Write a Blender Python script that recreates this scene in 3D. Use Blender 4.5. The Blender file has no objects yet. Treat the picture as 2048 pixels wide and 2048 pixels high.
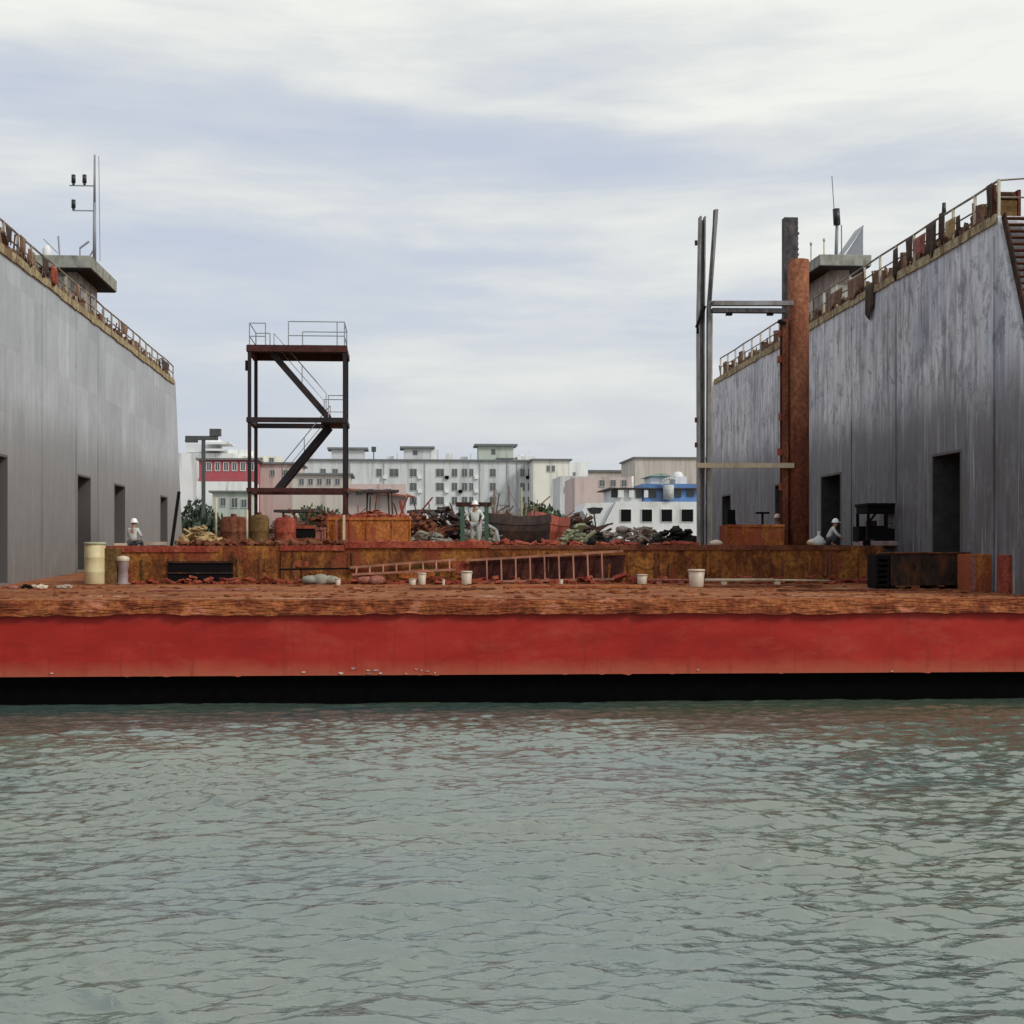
import bpy, math, random
import numpy as np
from mathutils import Vector, Matrix, Euler
R = math.radians
random.seed(7)
rng = np.random.default_rng(11)
C = bpy.context.scene.collection
sc = bpy.context.scene

# ---------------------------------------------------------------- camera geometry
# camera at eye height over the water; its optical data are used to turn measured
# picture positions into real positions once a distance is known
F = 2660.0; PX0 = 951.0; PY0 = 1112.0; EYE = 4.41; YAW = R(3.4)
cy_, sy_ = math.cos(YAW), math.sin(YAW)
def depth(X, Y): return X*sy_ + Y*cy_
def P(px, py, Y):
    t = (px-PX0)/F
    X = Y*(sy_ + t*cy_)/(cy_ - t*sy_)
    return Vector((X, Y, EYE + (PY0-py)/F*depth(X, Y)))
def Yon(px, X):                     # where a sight line meets a plane X = const
    t = (px-PX0)/F
    return X*(cy_ - t*sy_)/(sy_ + t*cy_)
def PW(px, py, X):
    Y = Yon(px, X)
    return Vector((X, Y, EYE + (PY0-py)/F*depth(X, Y)))

# ---------------------------------------------------------------- materials
def nt(name):
    m = bpy.data.materials.new(name); m.use_nodes = True
    n = m.node_tree; b = n.nodes['Principled BSDF']
    return m, n, b
class G:
    """small node helper"""
    def __init__(s, n): s.n = n; s.co = None
    def node(s, t, **k):
        x = s.n.nodes.new(t)
        for a, b in k.items(): setattr(x, a, b)
        return x
    def lk(s, a, b): s.n.links.new(a, b)
    def coord(s, scale=(1,1,1), loc=(0,0,0), src='Object'):
        if s.co is None: s.co = s.node('ShaderNodeTexCoord')
        m = s.node('ShaderNodeMapping'); m.inputs['Scale'].default_value = scale; m.inputs['Location'].default_value = loc
        s.lk(s.co.outputs[src], m.inputs['Vector']); return m.outputs[0]
    def noise(s, vec, scale=1., detail=4, rough=.55, dist=0.):
        x = s.node('ShaderNodeTexNoise'); s.lk(vec, x.inputs['Vector'])
        x.inputs['Scale'].default_value = scale; x.inputs['Detail'].default_value = detail
        x.inputs['Roughness'].default_value = rough; x.inputs['Distortion'].default_value = dist
        return x.outputs['Fac']
    def ramp(s, v, stops, interp='LINEAR'):
        r = s.node('ShaderNodeValToRGB'); r.color_ramp.interpolation = interp
        e = r.color_ramp.elements
        while len(e) > len(stops): e.remove(e[-1])
        while len(e) < len(stops): e.new(.5)
        for k, (p, c) in zip(e, stops):
            k.position = p; k.color = (c, c, c, 1) if isinstance(c, (int, float)) else (*c, 1)
        s.lk(v, r.inputs[0]); return r.outputs[0]
    def mix(s, f, a, b, mode='MIX'):
        x = s.node('ShaderNodeMix', data_type='RGBA', blend_type=mode)
        for i, v in ((0, f), (6, a), (7, b)):
            if isinstance(v, (int, float)): x.inputs[i].default_value = v if i == 0 else (v, v, v, 1)
            elif isinstance(v, tuple): x.inputs[i].default_value = (*v, 1)
            else: s.lk(v, x.inputs[i])
        return x.outputs[2]
    def math(s, op, a, b=0., clamp=False):
        x = s.node('ShaderNodeMath', operation=op); x.use_clamp = clamp
        for i, v in ((0, a), (1, b)):
            if isinstance(v, (int, float)): x.inputs[i].default_value = v
            else: s.lk(v, x.inputs[i])
        return x.outputs[0]
    def sep(s, vec):
        x = s.node('ShaderNodeSeparateXYZ'); s.lk(vec, x.inputs[0]); return x.outputs
    def bump(s, h, b, strength=.3, dist=.02):
        x = s.node('ShaderNodeBump'); x.inputs['Strength'].default_value = strength; x.inputs['Distance'].default_value = dist
        s.lk(h, x.inputs['Height']); s.lk(x.outputs[0], b.inputs['Normal'])

def M_plain(name, c, rough=.6, metal=0., var=.25, scale=3., spec=.5, dirt=None, dirt_amt=.4):
    m, n, b = nt(name); g = G(n)
    v = g.noise(g.coord(), scale, 5, .6)
    lo = tuple(x*(1-var) for x in c); hi = tuple(min(1, x*(1+var)) for x in c)
    col = g.ramp(v, [(.3, lo), (.7, hi)])
    if dirt:
        d = g.noise(g.coord((1,1,.35), (3,7,1)), scale*.8, 6, .7)
        col = g.mix(g.ramp(d, [(.52-.1*dirt_amt, 0), (.72-.1*dirt_amt, min(1, dirt_amt*2))]), col, dirt)
    g.lk(col, b.inputs['Base Color'])
    b.inputs['Roughness'].default_value = rough; b.inputs['Metallic'].default_value = metal
    b.inputs['Specular IOR Level'].default_value = spec
    g.bump(v, b, .15, .02)
    return m

def M_rust(name, c1, c2, c3, scale=1.2, streak=(1,1,.35), patch=None, patch_at=.6, bump=.5, bd=.04):
    """flaking rust: three tones, vertical runs, optional paint remains"""
    m, n, b = nt(name); g = G(n)
    a = g.noise(g.coord(streak), scale, 8, .68, .4)
    col = g.ramp(a, [(.28, c1), (.46, c2), (.60, c3), (.78, tuple(x*.55 for x in c2))])
    f = g.noise(g.coord((1,1,1), (5,2,9)), scale*7, 5, .7)
    col = g.mix(g.ramp(f, [(.38, .55), (.62, 0.)]), col, tuple(x*.28 for x in c1))
    if patch:
        p = g.noise(g.coord(streak, (11,3,4)), scale*.6, 7, .65, .3)
        col = g.mix(g.ramp(p, [(patch_at, 0), (patch_at+.05, .85)]), col, patch)
    g.lk(col, b.inputs['Base Color'])
    b.inputs['Roughness'].default_value = .88; b.inputs['Specular IOR Level'].default_value = .25
    g.bump(g.math('ADD', a, f), b, bump, bd)
    return m

def M_wingwall(name, up, lo, streakc, streak_amt, edge_z=9.3, blue=None, brown=(.16,.10,.07)):
    """grey plated dock wall: vertical runs of dirt, weld seams, darker worn band below"""
    m, n, b = nt(name); g = G(n)
    big = g.noise(g.coord((1,.35,.35)), .8, 4, .55)
    col = g.ramp(big, [(.3, tuple(x*.86 for x in up)), (.7, tuple(x*1.1 for x in up))])
    if blue: col = g.mix(g.ramp(g.noise(g.coord((1,.5,.3), (2,8,1)), .7, 3), [(.45, 0), (.65, .55)]), col, blue)
    # plates
    o = g.sep(g.coord())
    py = g.math('FRACT', g.math('DIVIDE', o[1], 1.83))
    seam = g.ramp(py, [(0., 1), (.018, .0), (.982, 0), (1., 1)])
    pz = g.math('FRACT', g.math('DIVIDE', o[2], 2.4))
    seamz = g.ramp(pz, [(0., .5), (.010, .0), (.99, 0), (1., .5)])
    pid = g.math('FLOOR', g.math('DIVIDE', o[1], 1.83)); pid2 = g.math('FLOOR', g.math('DIVIDE', o[2], 2.4))
    wn = g.node('ShaderNodeTexWhiteNoise', noise_dimensions='2D')
    cb = g.node('ShaderNodeCombineXYZ'); g.lk(pid, cb.inputs[0]); g.lk(pid2, cb.inputs[1]); g.lk(cb.outputs[0], wn.inputs['Vector'])
    col = g.mix(.10, col, wn.outputs['Value'], 'OVERLAY')
    # lower band
    zz = g.math('ADD', o[2], g.math('MULTIPLY', g.math('SUBTRACT', g.noise(g.coord((1,1.3,.25), (0,4,0)), 1.0, 6, .65), .5), 2.6))
    low = g.ramp(g.math('DIVIDE', g.math('SUBTRACT', zz, edge_z-1.6), 3.2), [(0., 1.), (.42, .85), (1., 0.)])
    col = g.mix(low, col, lo)
    lowb = g.ramp(g.math('DIVIDE', g.math('SUBTRACT', zz, 3.2), 5.2), [(0., 1.), (1., 0.)])
    col = g.mix(g.math('MULTIPLY', lowb, .62), col, brown)
    # runs
    st = g.noise(g.coord((1, 3.1, .20)), 1.0, 8, .68, .35)
    msk = g.noise(g.coord((1,.5,.3), (9,1,2)), .7, 4)
    sf = g.math('MULTIPLY', g.ramp(st, [(.44, 0), (.62, 1.)]), g.ramp(msk, [(.32, .25), (.62, 1.)]))
    col = g.mix(g.math('MULTIPLY', sf, streak_amt), col, streakc)
    st2 = g.noise(g.coord((1, 5., .16), (4,4,4)), 1.0, 5, .6)
    col = g.mix(g.math('MULTIPLY', g.ramp(st2, [(.58, 0), (.72, 1.)]), streak_amt*.35), col, tuple(min(1, x*1.5) for x in up))
    # pock marks
    pk = g.noise(g.coord((1,1.1,.62), (1,5,5)), 1.5, 8, .78, .5)
    col = g.mix(g.math('MULTIPLY', g.ramp(pk, [(.50, 0), (.60, 1.)]), streak_amt*.75), col, streakc)
    col = g.mix(g.math('MULTIPLY', g.math('MAXIMUM', seam, seamz), .22), col, tuple(x*.5 for x in lo))
    g.lk(col, b.inputs['Base Color'])
    b.inputs['Roughness'].default_value = .62; b.inputs['Specular IOR Level'].default_value = .35
    # dented plating
    h = g.math('ADD', g.math('MULTIPLY', g.noise(g.coord((1,.6,.5), (7,7,7)), 1.1, 2, .4), 1.), g.math('MULTIPLY', seam, -.12))
    g.bump(h, b, .5, .05)
    return m

# ---------------------------------------------------------------- meshes
def wloc(o):
    v = Vector((0, 0, 0))
    while o is not None: v += o.location; o = o.parent
    return v
class MB:
    def __init__(s): s.v = []; s.f = []; s.sm = []
    def add(s, vs, fs, smooth=False):
        k = len(s.v); s.v += [tuple(x) for x in vs]
        s.f += [tuple(i+k for i in f) for f in fs]; s.sm += [smooth]*len(fs); return s
    def box(s, x0, x1, y0, y1, z0, z1, jit=0.):
        v = [(x, y, z) for z in (z0, z1) for y in (y0, y1) for x in (x0, x1)]
        if jit: v = [(x+random.uniform(-jit, jit), y+random.uniform(-jit, jit), z+random.uniform(-jit, jit)) for x, y, z in v]
        return s.add(v, [(0,2,3,1),(4,5,7,6),(0,1,5,4),(2,6,7,3),(0,4,6,2),(1,3,7,5)])
    def cbox(s, c, d, rot=(0,0,0)):
        m = Euler(rot).to_matrix(); c = Vector(c)
        v = [c + m @ Vector((x*d[0]/2, y*d[1]/2, z*d[2]/2)) for z in (-1,1) for y in (-1,1) for x in (-1,1)]
        return s.add(v, [(0,2,3,1),(4,5,7,6),(0,1,5,4),(2,6,7,3),(0,4,6,2),(1,3,7,5)])
    def bar(s, a, b, w, h=None, up=(0,0,1)):
        a = Vector(a); b = Vector(b); h = h or w; d = (b-a).normalized()
        u = Vector(up)
        if abs(d.dot(u)) > .98: u = Vector((0,1,0))
        x = d.cross(u).normalized()*w/2; y = x.cross(d).normalized()*h/2
        v = [p+i*x+j*y for p in (a, b) for j in (-1,1) for i in (-1,1)]
        return s.add(v, [(0,1,3,2),(4,6,7,5),(0,4,5,1),(2,3,7,6),(0,2,6,4),(1,5,7,3)])
    def tube(s, a, b, r, r2=None, n=10, caps=True):
        a = Vector(a); b = Vector(b); r2 = r if r2 is None else r2
        d = (b-a).normalized(); u = Vector((0,0,1)) if abs(d.z) < .9 else Vector((1,0,0))
        x = d.cross(u).normalized(); y = d.cross(x)
        v = [p + (x*math.cos(2*math.pi*i/n) + y*math.sin(2*math.pi*i/n))*q for p, q in ((a, r), (b, r2)) for i in range(n)]
        s.add(v, [(i, (i+1) % n, n+(i+1) % n, n+i) for i in range(n)], n >= 8)
        if caps:
            k = len(s.v)-2*n; s.f += [tuple(k+i for i in range(n))[::-1], tuple(k+n+i for i in range(n))]; s.sm += [False, False]
        return s
    def path(s, pts, r, n=8):
        for a, b in zip(pts[:-1], pts[1:]): s.tube(a, b, r, n=n)
        return s
    def lathe(s, prof, c=(0,0,0), n=20):
        c = Vector(c); v = []
        for r, z in prof:
            v += [c+Vector((r*math.cos(2*math.pi*i/n), r*math.sin(2*math.pi*i/n), z)) for i in range(n)]
        fs = [(j*n+i, j*n+(i+1) % n, (j+1)*n+(i+1) % n, (j+1)*n+i) for j in range(len(prof)-1) for i in range(n)]
        s.add(v, fs, True)
        return s
    def prism(s, poly, z0, z1, axis='z'):
        n = len(poly)
        def mk(p, t):
            return (p[0], p[1], t) if axis == 'z' else ((p[0], t, p[1]) if axis == 'y' else (t, p[0], p[1]))
        v = [mk(p, z0) for p in poly] + [mk(p, z1) for p in poly]
        return s.add(v, [tuple(range(n))[::-1], tuple(range(n, 2*n))] + [(i, (i+1) % n, n+(i+1) % n, n+i) for i in range(n)])
    def blob(s, c, r, n=2, rough=.25, flat=1.):
        import bmesh
        bm = bmesh.new(); bmesh.ops.create_icosphere(bm, subdivisions=n, radius=1.)
        bm.verts.ensure_lookup_table()
        vs = []
        for v in bm.verts:
            k = 1+random.uniform(-rough, rough)
            vs.append((c[0]+v.co.x*r[0]*k, c[1]+v.co.y*r[1]*k, c[2]+v.co.z*r[2]*k*flat))
        fs = [tuple(v.index for v in f.verts) for f in bm.faces]; bm.free()
        return s.add(vs, fs, False)
    def build(s, name, mat, parent=None, bevel=0., at=None, fix=True):
        me = bpy.data.meshes.new(name)
        if parent is not None: off = wloc(parent)
        elif at is not None: off = Vector(at)
        else:
            a = np.array(s.v); off = Vector(((a[:,0].min()+a[:,0].max())/2, (a[:,1].min()+a[:,1].max())/2, a[:,2].min()))
        me.from_pydata([tuple(Vector(v)-off) for v in s.v], [], s.f)
        me.polygons.foreach_set('use_smooth', s.sm)
        me.update()
        if fix:
            import bmesh
            bm = bmesh.new(); bm.from_mesh(me); bmesh.ops.recalc_face_normals(bm, faces=bm.faces); bm.to_mesh(me); bm.free()
        me.materials.append(mat)
        o = bpy.data.objects.new(name, me); C.objects.link(o)
        if parent is not None: o.parent = parent
        else: o.location = off
        if bevel:
            b = o.modifiers.new('bevel', 'BEVEL'); b.width = bevel; b.segments = 2; b.limit_method = 'ANGLE'; b.angle_limit = R(40)
        return o
def tag(o, label=None, cat=None, group=None, kind=None):
    if label: o['label'] = label
    if cat: o['category'] = cat
    if group: o['group'] = group
    if kind: o['kind'] = kind
    return o
def thing(name, loc, label, cat, group=None):
    o = bpy.data.objects.new(name, None); C.objects.link(o); o.location = loc; o.empty_display_size = .3
    return tag(o, label, cat, group)
def copy_tree(o, parent=None):
    c = o.copy(); C.objects.link(c)
    if parent is not None: c.parent = parent
    for ch in [x for x in bpy.data.objects if x.parent == o]: copy_tree(ch, c)
    return c
# ---------------------------------------------------------------- material palette
def M_hullred():
    m, n, b = nt('red_antifouling_paint'); g = G(n)
    a = g.noise(g.coord((.35,1,1)), .9, 6, .6, .3)
    col = g.ramp(a, [(.3, (.27,.019,.015)), (.5, (.36,.025,.019)), (.7, (.43,.037,.026))])
    # faded chalky patches and rust blooming along the lower edge
    p = g.noise(g.coord((.5,1,1.2), (4,1,2)), 1.5, 7, .7)
    col = g.mix(g.ramp(p, [(.50, 0), (.75, .50)]), col, (.42,.085,.055))
    o = g.sep(g.coord())
    zz = g.math('ADD', o[2], g.math('MULTIPLY', g.math('SUBTRACT', g.noise(g.coord((.8,1,1)), 1.6, 6, .7), .5), .5))
    lowr = g.ramp(g.math('DIVIDE', g.math('SUBTRACT', zz, .82), .5), [(0, .65), (1, 0)])
    col = g.mix(lowr, col, (.42,.13,.07))
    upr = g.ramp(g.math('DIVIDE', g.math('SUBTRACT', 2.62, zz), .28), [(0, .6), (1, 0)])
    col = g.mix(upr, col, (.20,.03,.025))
    runs = g.noise(g.coord((5,1,.5), (3,3,1)), 1., 5, .6)
    col = g.mix(g.ramp(runs, [(.56, 0), (.72, .55)]), col, (.20,.030,.020))
    # faint plate seams and small scrapes
    px = g.math('FRACT', g.math('DIVIDE', o[0], 3.05))
    col = g.mix(g.ramp(px, [(0., .38), (.006, 0), (.994, 0), (1., .38)]), col, (.17,.024,.018))
    k = g.noise(g.coord((1,1,3), (7,3,1)), 5., 4, .7)
    col = g.mix(g.ramp(k, [(.62, 0), (.70, .7)]), col, (.22,.065,.04))
    g.lk(col, b.inputs['Base Color']); b.inputs['Roughness'].default_value = .75; b.inputs['Specular IOR Level'].default_value = .12
    g.bump(g.math('ADD', a, g.noise(g.coord((.5,1,.8), (1,1,8)), 1.0, 2)), b, .35, .05)
    return m
M = {}
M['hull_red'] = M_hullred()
M['bottom_black'] = M_plain('black_bottom_paint', (.002,.002,.002), .9, var=.4, spec=.04)
M['rust_deck'] = M_rust('rusty_deck_scale', (.09,.030,.013), (.29,.088,.028), (.42,.165,.065), .8, (.62,1.2,1), patch=(.44,.26,.17), patch_at=.62, bump=.5)
M['rust_edge'] = M_rust('rusty_edge_flakes', (.08,.020,.009), (.25,.058,.019), (.44,.145,.048), 1.2, (.75,1,1.5), patch=(.46,.17,.10), patch_at=.58, bump=.55, bd=.06)
M['rust_plat'] = M_rust('rusty_platform_side', (.045,.017,.008), (.24,.075,.020), (.46,.185,.042), 1.1, (1.3,1.3,.75), patch=(.24,.055,.028), patch_at=.56, bump=1., bd=.07)
M['rust_brown'] = M_rust('dark_brown_rust', (.06,.020,.012), (.17,.052,.026), (.26,.095,.045), 1.4)
M['rust_red'] = M_rust('red_rust', (.12,.022,.014), (.34,.062,.035), (.42,.11,.06), 1.3)
M['rust_orange'] = M_rust('orange_rust', (.20,.045,.015), (.50,.145,.032), (.58,.22,.06), 1.4, patch=(.28,.065,.032), patch_at=.52, bump=.5)
M['rust_pink'] = M_rust('faded_pinkish_primer', (.16,.045,.032), (.34,.115,.085), (.48,.22,.17), 1.3)
M['ladder_pink'] = M_plain('pinkish_worn_ladder_paint', (.34,.145,.085), .75, var=.3, scale=2, dirt=(.10,.04,.03), dirt_amt=.4)
M['rust_olive'] = M_rust('olive_brown_rust', (.07,.040,.014), (.17,.10,.035), (.24,.13,.05), 1.3)
M['rust_pipe'] = M_rust('rust_pipe_column', (.12,.038,.022), (.26,.085,.045), (.37,.15,.075), .9, (1,1,.35), patch=(.16,.10,.04), patch_at=.60, bump=.4, bd=.03)
M['wall_left'] = M_wingwall('left_grey_wall_plating', (.43,.455,.485), (.235,.23,.228), (.27,.28,.30), .42, 9.0, brown=(.14,.112,.095))
M['wall_right'] = M_wingwall('right_streaked_wall_plating', (.68,.685,.70), (.115,.108,.108), (.18,.185,.21), 1.0, 9.6, blue=(.48,.52,.62), brown=(.10,.075,.065))
M['wall_edge'] = M_rust('rusty_yellowed_edge_band', (.14,.085,.04), (.42,.33,.18), (.58,.50,.33), 1.6, (1,1.8,.6), patch=(.16,.085,.05), patch_at=.55, bump=.4)
M['rail'] = M_plain('grey_rail_paint', (.27,.23,.17), .7, var=.4, scale=2, dirt=(.13,.065,.035), dirt_amt=.6)
M['rail_pale'] = M_plain('pale_rail_paint', (.55,.50,.38), .6, var=.3, scale=2, dirt=(.20,.11,.06), dirt_amt=.5)
M['door_shade'] = M_plain('shaded_doorway_interior', (.055,.052,.050), .9, spec=.1)  # right doorways: shade away from the sun put into a darker colour
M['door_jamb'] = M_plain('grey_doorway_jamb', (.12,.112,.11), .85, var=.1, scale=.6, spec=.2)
M['grey_paint'] = M_plain('grey_house_paint', (.40,.40,.36), .6, var=.2, dirt=(.18,.14,.10), dirt_amt=.35)
M['soffit'] = M_plain('shade_dark_soffit', (.035,.030,.026), .9, spec=.1)  # shadow under the roof overhang painted in as near-black
M['house_wall'] = M_plain('pinkish_grey_house_wall', (.30,.23,.20), .7, var=.25, dirt=(.10,.07,.05), dirt_amt=.5)
M['concrete_roof'] = M_plain('grey_flat_roof', (.30,.30,.26), .8, var=.2, dirt=(.12,.11,.08), dirt_amt=.5)
M['mast'] = M_plain('grey_mast_paint', (.25,.26,.29), .5, var=.1)
M['lamp_black'] = M_plain('black_lamp_housing', (.015,.018,.022), .4)
M['steel_dark'] = M_plain('dark_tower_steel', (.024,.020,.024), .65, var=.3, spec=.25, dirt=(.07,.025,.02), dirt_amt=.35)
M['steel_rust'] = M_plain('rusty_tower_steel', (.075,.024,.020), .75, var=.4, spec=.25, dirt=(.03,.014,.014), dirt_amt=.4)
M['steel_grey'] = M_plain('galvanised_tube', (.30,.32,.34), .45, .2, var=.15)
M['beam_grey'] = M_plain('weathered_grey_beam', (.27,.26,.255), .7, var=.3, scale=1.5, dirt=(.085,.065,.055), dirt_amt=.5)
M['beam_dark'] = M_plain('dark_scaly_steel', (.050,.045,.048), .8, var=.6, scale=5, dirt=(.20,.16,.14), dirt_amt=.35)
M['beam_cream'] = M_plain('cream_painted_beam', (.56,.47,.32), .7, var=.15, dirt=(.25,.15,.08), dirt_amt=.3)
M['black'] = M_plain('black_steel', (.006,.005,.006), .8, spec=.12)
M['charcoal'] = M_plain('charcoal_tarred_plate', (.026,.019,.016), .85, var=.5, spec=.15, dirt=(.12,.045,.022), dirt_amt=.55)
M['cream_plastic'] = M_plain('cream_plastic', (.66,.58,.34), .5, var=.12, dirt=(.35,.25,.10), dirt_amt=.25)
M['white_plastic'] = M_plain('white_plastic', (.58,.48,.37), .45, var=.08, dirt=(.40,.25,.15), dirt_amt=.3)
M['white_paint'] = M_plain('white_paint', (.74,.74,.72), .5, var=.05, scale=1, dirt=(.40,.34,.28), dirt_amt=.25)
M['blue_paint'] = M_plain('blue_paint', (.10,.22,.48), .5, var=.2, scale=1, dirt=(.30,.34,.40), dirt_amt=.3)
M['glass_dark'] = M_plain('dark_window_glass', (.030,.033,.035), .15, var=.2)
M['green_paint'] = M_plain('pale_green_paint', (.30,.40,.33), .6, var=.25, dirt=(.12,.10,.07), dirt_amt=.4)
M['boat_dark'] = M_plain('dark_boat_timber', (.040,.028,.026), .75, var=.5, dirt=(.12,.06,.04), dirt_amt=.4)
M['boat_brown'] = M_plain('brown_boat_timber', (.16,.095,.065), .75, var=.4, dirt=(.05,.03,.025), dirt_amt=.4)
M['boat_red'] = M_plain('salmon_red_boat_paint', (.50,.13,.09), .65, var=.25, dirt=(.16,.05,.035), dirt_amt=.45)
M['tarp_green'] = M_plain('pale_green_canvas', (.36,.38,.24), .9, var=.25, scale=2)
M['tarp_beige'] = M_plain('beige_dusty_canvas', (.38,.31,.26), .9, var=.35, scale=1.5, dirt=(.14,.10,.08), dirt_amt=.5)
M['tarp_black'] = M_plain('black_net', (.018,.016,.015), .95, var=.5, scale=5)
M['tarp_brown'] = M_plain('brown_sacking', (.15,.075,.045), .95, var=.5, scale=4, dirt=(.35,.26,.17), dirt_amt=.35)
M['tarp_dark'] = M_plain('dark_brown_sacking', (.055,.032,.022), .95, var=.5, scale=4)
M['sack'] = M_plain('yellowish_sacking', (.40,.28,.13), .95, var=.4, scale=3, dirt=(.16,.08,.04), dirt_amt=.5)
M['grey_bag'] = M_plain('dusty_grey_canvas', (.28,.27,.22), .9, var=.3, scale=3, dirt=(.12,.08,.05), dirt_amt=.4)
M['skin'] = M_plain('skin', (.38,.20,.13), .6, var=.05)
M['helmet_white'] = M_plain('white_helmet_plastic', (.85,.85,.83), .35, var=.02)
M['helmet_beige'] = M_plain('beige_helmet_plastic', (.72,.52,.42), .35, var=.03)
M['shirt_grey'] = M_plain('grey_green_cloth', (.36,.40,.36), .9, var=.12, scale=8)
M['shirt_pale'] = M_plain('pale_grey_cloth', (.52,.54,.52), .9, var=.1, scale=8)
M['trouser_pale'] = M_plain('pale_trouser_cloth', (.34,.37,.34), .9, var=.15, scale=8)
M['shirt_green'] = M_plain('pale_green_jacket_cloth', (.58,.64,.58), .9, var=.1, scale=8)
M['shirt_blue'] = M_plain('faded_blue_cloth', (.16,.22,.33), .9, var=.15, scale=8)
M['trouser'] = M_plain('dark_trouser_cloth', (.05,.05,.06), .9, var=.2, scale=8)
M['hair'] = M_plain('black_hair', (.01,.01,.01), .7)
M['rubber'] = M_plain('black_rubber', (.015,.015,.015), .8)
M['yellow_paint'] = M_plain('worn_yellow_paint', (.50,.34,.08), .6, var=.2, dirt=(.15,.08,.03), dirt_amt=.4)
M['pink_primer'] = M_plain('pinkish_grey_primer', (.38,.27,.25), .7, var=.2, dirt=(.18,.09,.06), dirt_amt=.4)
M['bollard'] = M_plain('mauve_grey_paint', (.26,.19,.19), .7, var=.25, dirt=(.12,.06,.05), dirt_amt=.4)
# buildings
def M_render(name, c, dirtc=(.22,.21,.19)):
    m, n, b = nt(name); g = G(n)
    v = g.noise(g.coord((.15,.15,.15)), 1., 5, .6)
    col = g.ramp(v, [(.3, tuple(x*.9 for x in c)), (.7, tuple(min(1, x*1.06) for x in c))])
    r = g.noise(g.coord((.9,.9,.07), (3,3,3)), 1., 6, .6)
    col = g.mix(g.ramp(r, [(.50, 0), (.70, .55)]), col, dirtc)
    g.lk(col, b.inputs['Base Color']); b.inputs['Roughness'].default_value = .85
    return m
M['b_grey'] = M_render('pale_grey_render', (.66,.68,.68))
M['b_white'] = M_render('white_render', (.84,.85,.83))
M['b_cream'] = M_render('cream_render', (.84,.82,.72))
M['b_beige'] = M_render('beige_render', (.56,.50,.44))
M['b_pink'] = M_render('pinkish_render', (.58,.47,.43))
M['b_red'] = M_render('red_facade_paint', (.44,.10,.115))
M['b_roof'] = M_plain('hazed_roof_edge', (.17,.18,.18), .8)  # roof tone paled, distance haze painted into it
M['b_frame'] = M_plain('grey_window_frame', (.45,.46,.45), .6)
M['b_pane'] = M_plain('hazed_window_pane', (.11,.12,.115), .3, var=.5, scale=.4)  # panes lightened to put distance haze into their colour
M['b_green'] = M_render('pale_green_render', (.52,.58,.50))
M['net_green'] = M_plain('green_safety_net', (.05,.11,.075), .9, var=.3)
M['crane_grey'] = M_plain('dull_dark_steel', (.07,.075,.07), .6)
M['bark'] = M_plain('bark', (.09,.06,.045), .9)
def M_leaf(name, c):
    m, n, b = nt(name); g = G(n)
    oi = g.noise(g.coord(), .9, 3)
    g.lk(g.ramp(oi, [(.35, tuple(x*.6 for x in c)), (.65, tuple(x*1.35 for x in c))]), b.inputs['Base Color'])
    b.inputs['Roughness'].default_value = .7
    return m
M['leaf_dark'] = M_leaf('dark_green_leaves', (.035,.055,.030))
M['leaf_mid'] = M_leaf('mid_green_leaves', (.065,.095,.040))
M['leaf_yellow'] = M_leaf('yellow_green_leaves', (.20,.22,.09))
def M_ground():
    return M_plain('dusty_quay_ground', (.20,.18,.15), .9, var=.3, scale=.2)
M['ground'] = M_ground()
def M_water():
    m, n, b = nt('harbour_water'); g = G(n)
    v = g.noise(g.coord((.05,.10,1)), 1., 4, .55)
    col = g.ramp(v, [(.35, (.085,.112,.072)), (.5, (.066,.100,.078)), (.65, (.048,.090,.088))])
    g.lk(col, b.inputs['Base Color'])
    b.inputs['Roughness'].default_value = .11; b.inputs['IOR'].default_value = 2.8
    b.inputs['Specular IOR Level'].default_value = .5
    h1 = g.noise(g.coord((1.5,3.2,1)), 2.2, 3, .55, .5)
    h2 = g.noise(g.coord((1.4,2.6,1), (8,3,0)), 6., 3, .5, .4)
    h = g.math('ADD', h1, g.math('MULTIPLY', h2, .5))
    g.bump(h, b, 1.0, .024)
    return m
M['water'] = M_water()
M['bay_shade'] = M_rust('shaded_maroon_rust', (.020,.006,.005), (.055,.014,.010), (.12,.035,.022), 1.6, (1.6,1.6,.6))
# ================================================================ the floating dock
XL, XR = -14.1, 20.1
HULL_L, HULL_R = -18.4, 24.4
Y0, YE = 40.0, 92.0
WT = EYE+11.1                                  # wing wall top
PLZ = 4.79                                     # top of the raised platform
def deckz(Y): return 3.10 + .029*(Y-Y0)
dock = thing('floating_dock', (3, Y0, 0), 'rusty floating dry dock with red hull band and two tall grey side walls', 'floating dock')

def lattice(nx, ny, fn, smooth=True):
    mb = MB(); v = [fn(i/(nx-1), j/(ny-1)) for j in range(ny) for i in range(nx)]
    f = [(j*nx+i, j*nx+i+1, (j+1)*nx+i+1, (j+1)*nx+i) for j in range(ny-1) for i in range(nx-1)]
    mb.add(v, f, smooth); return mb
def vnoise(n, scale, seed):
    r = np.random.default_rng(seed); x = np.linspace(0, n/scale, n); k = r.uniform(-1, 1, int(n/scale)+4)
    i = x.astype(int); t = x-i; t = t*t*(3-2*t); return k[i]*(1-t)+k[i+1]*t
W = HULL_R-HULL_L
# black underbody
mb = MB().box(HULL_L+.1, HULL_R-.1, Y0+.30, YE, -1.5, .86)
mb.build('underwater_hull', M['bottom_black'], dock)
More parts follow.
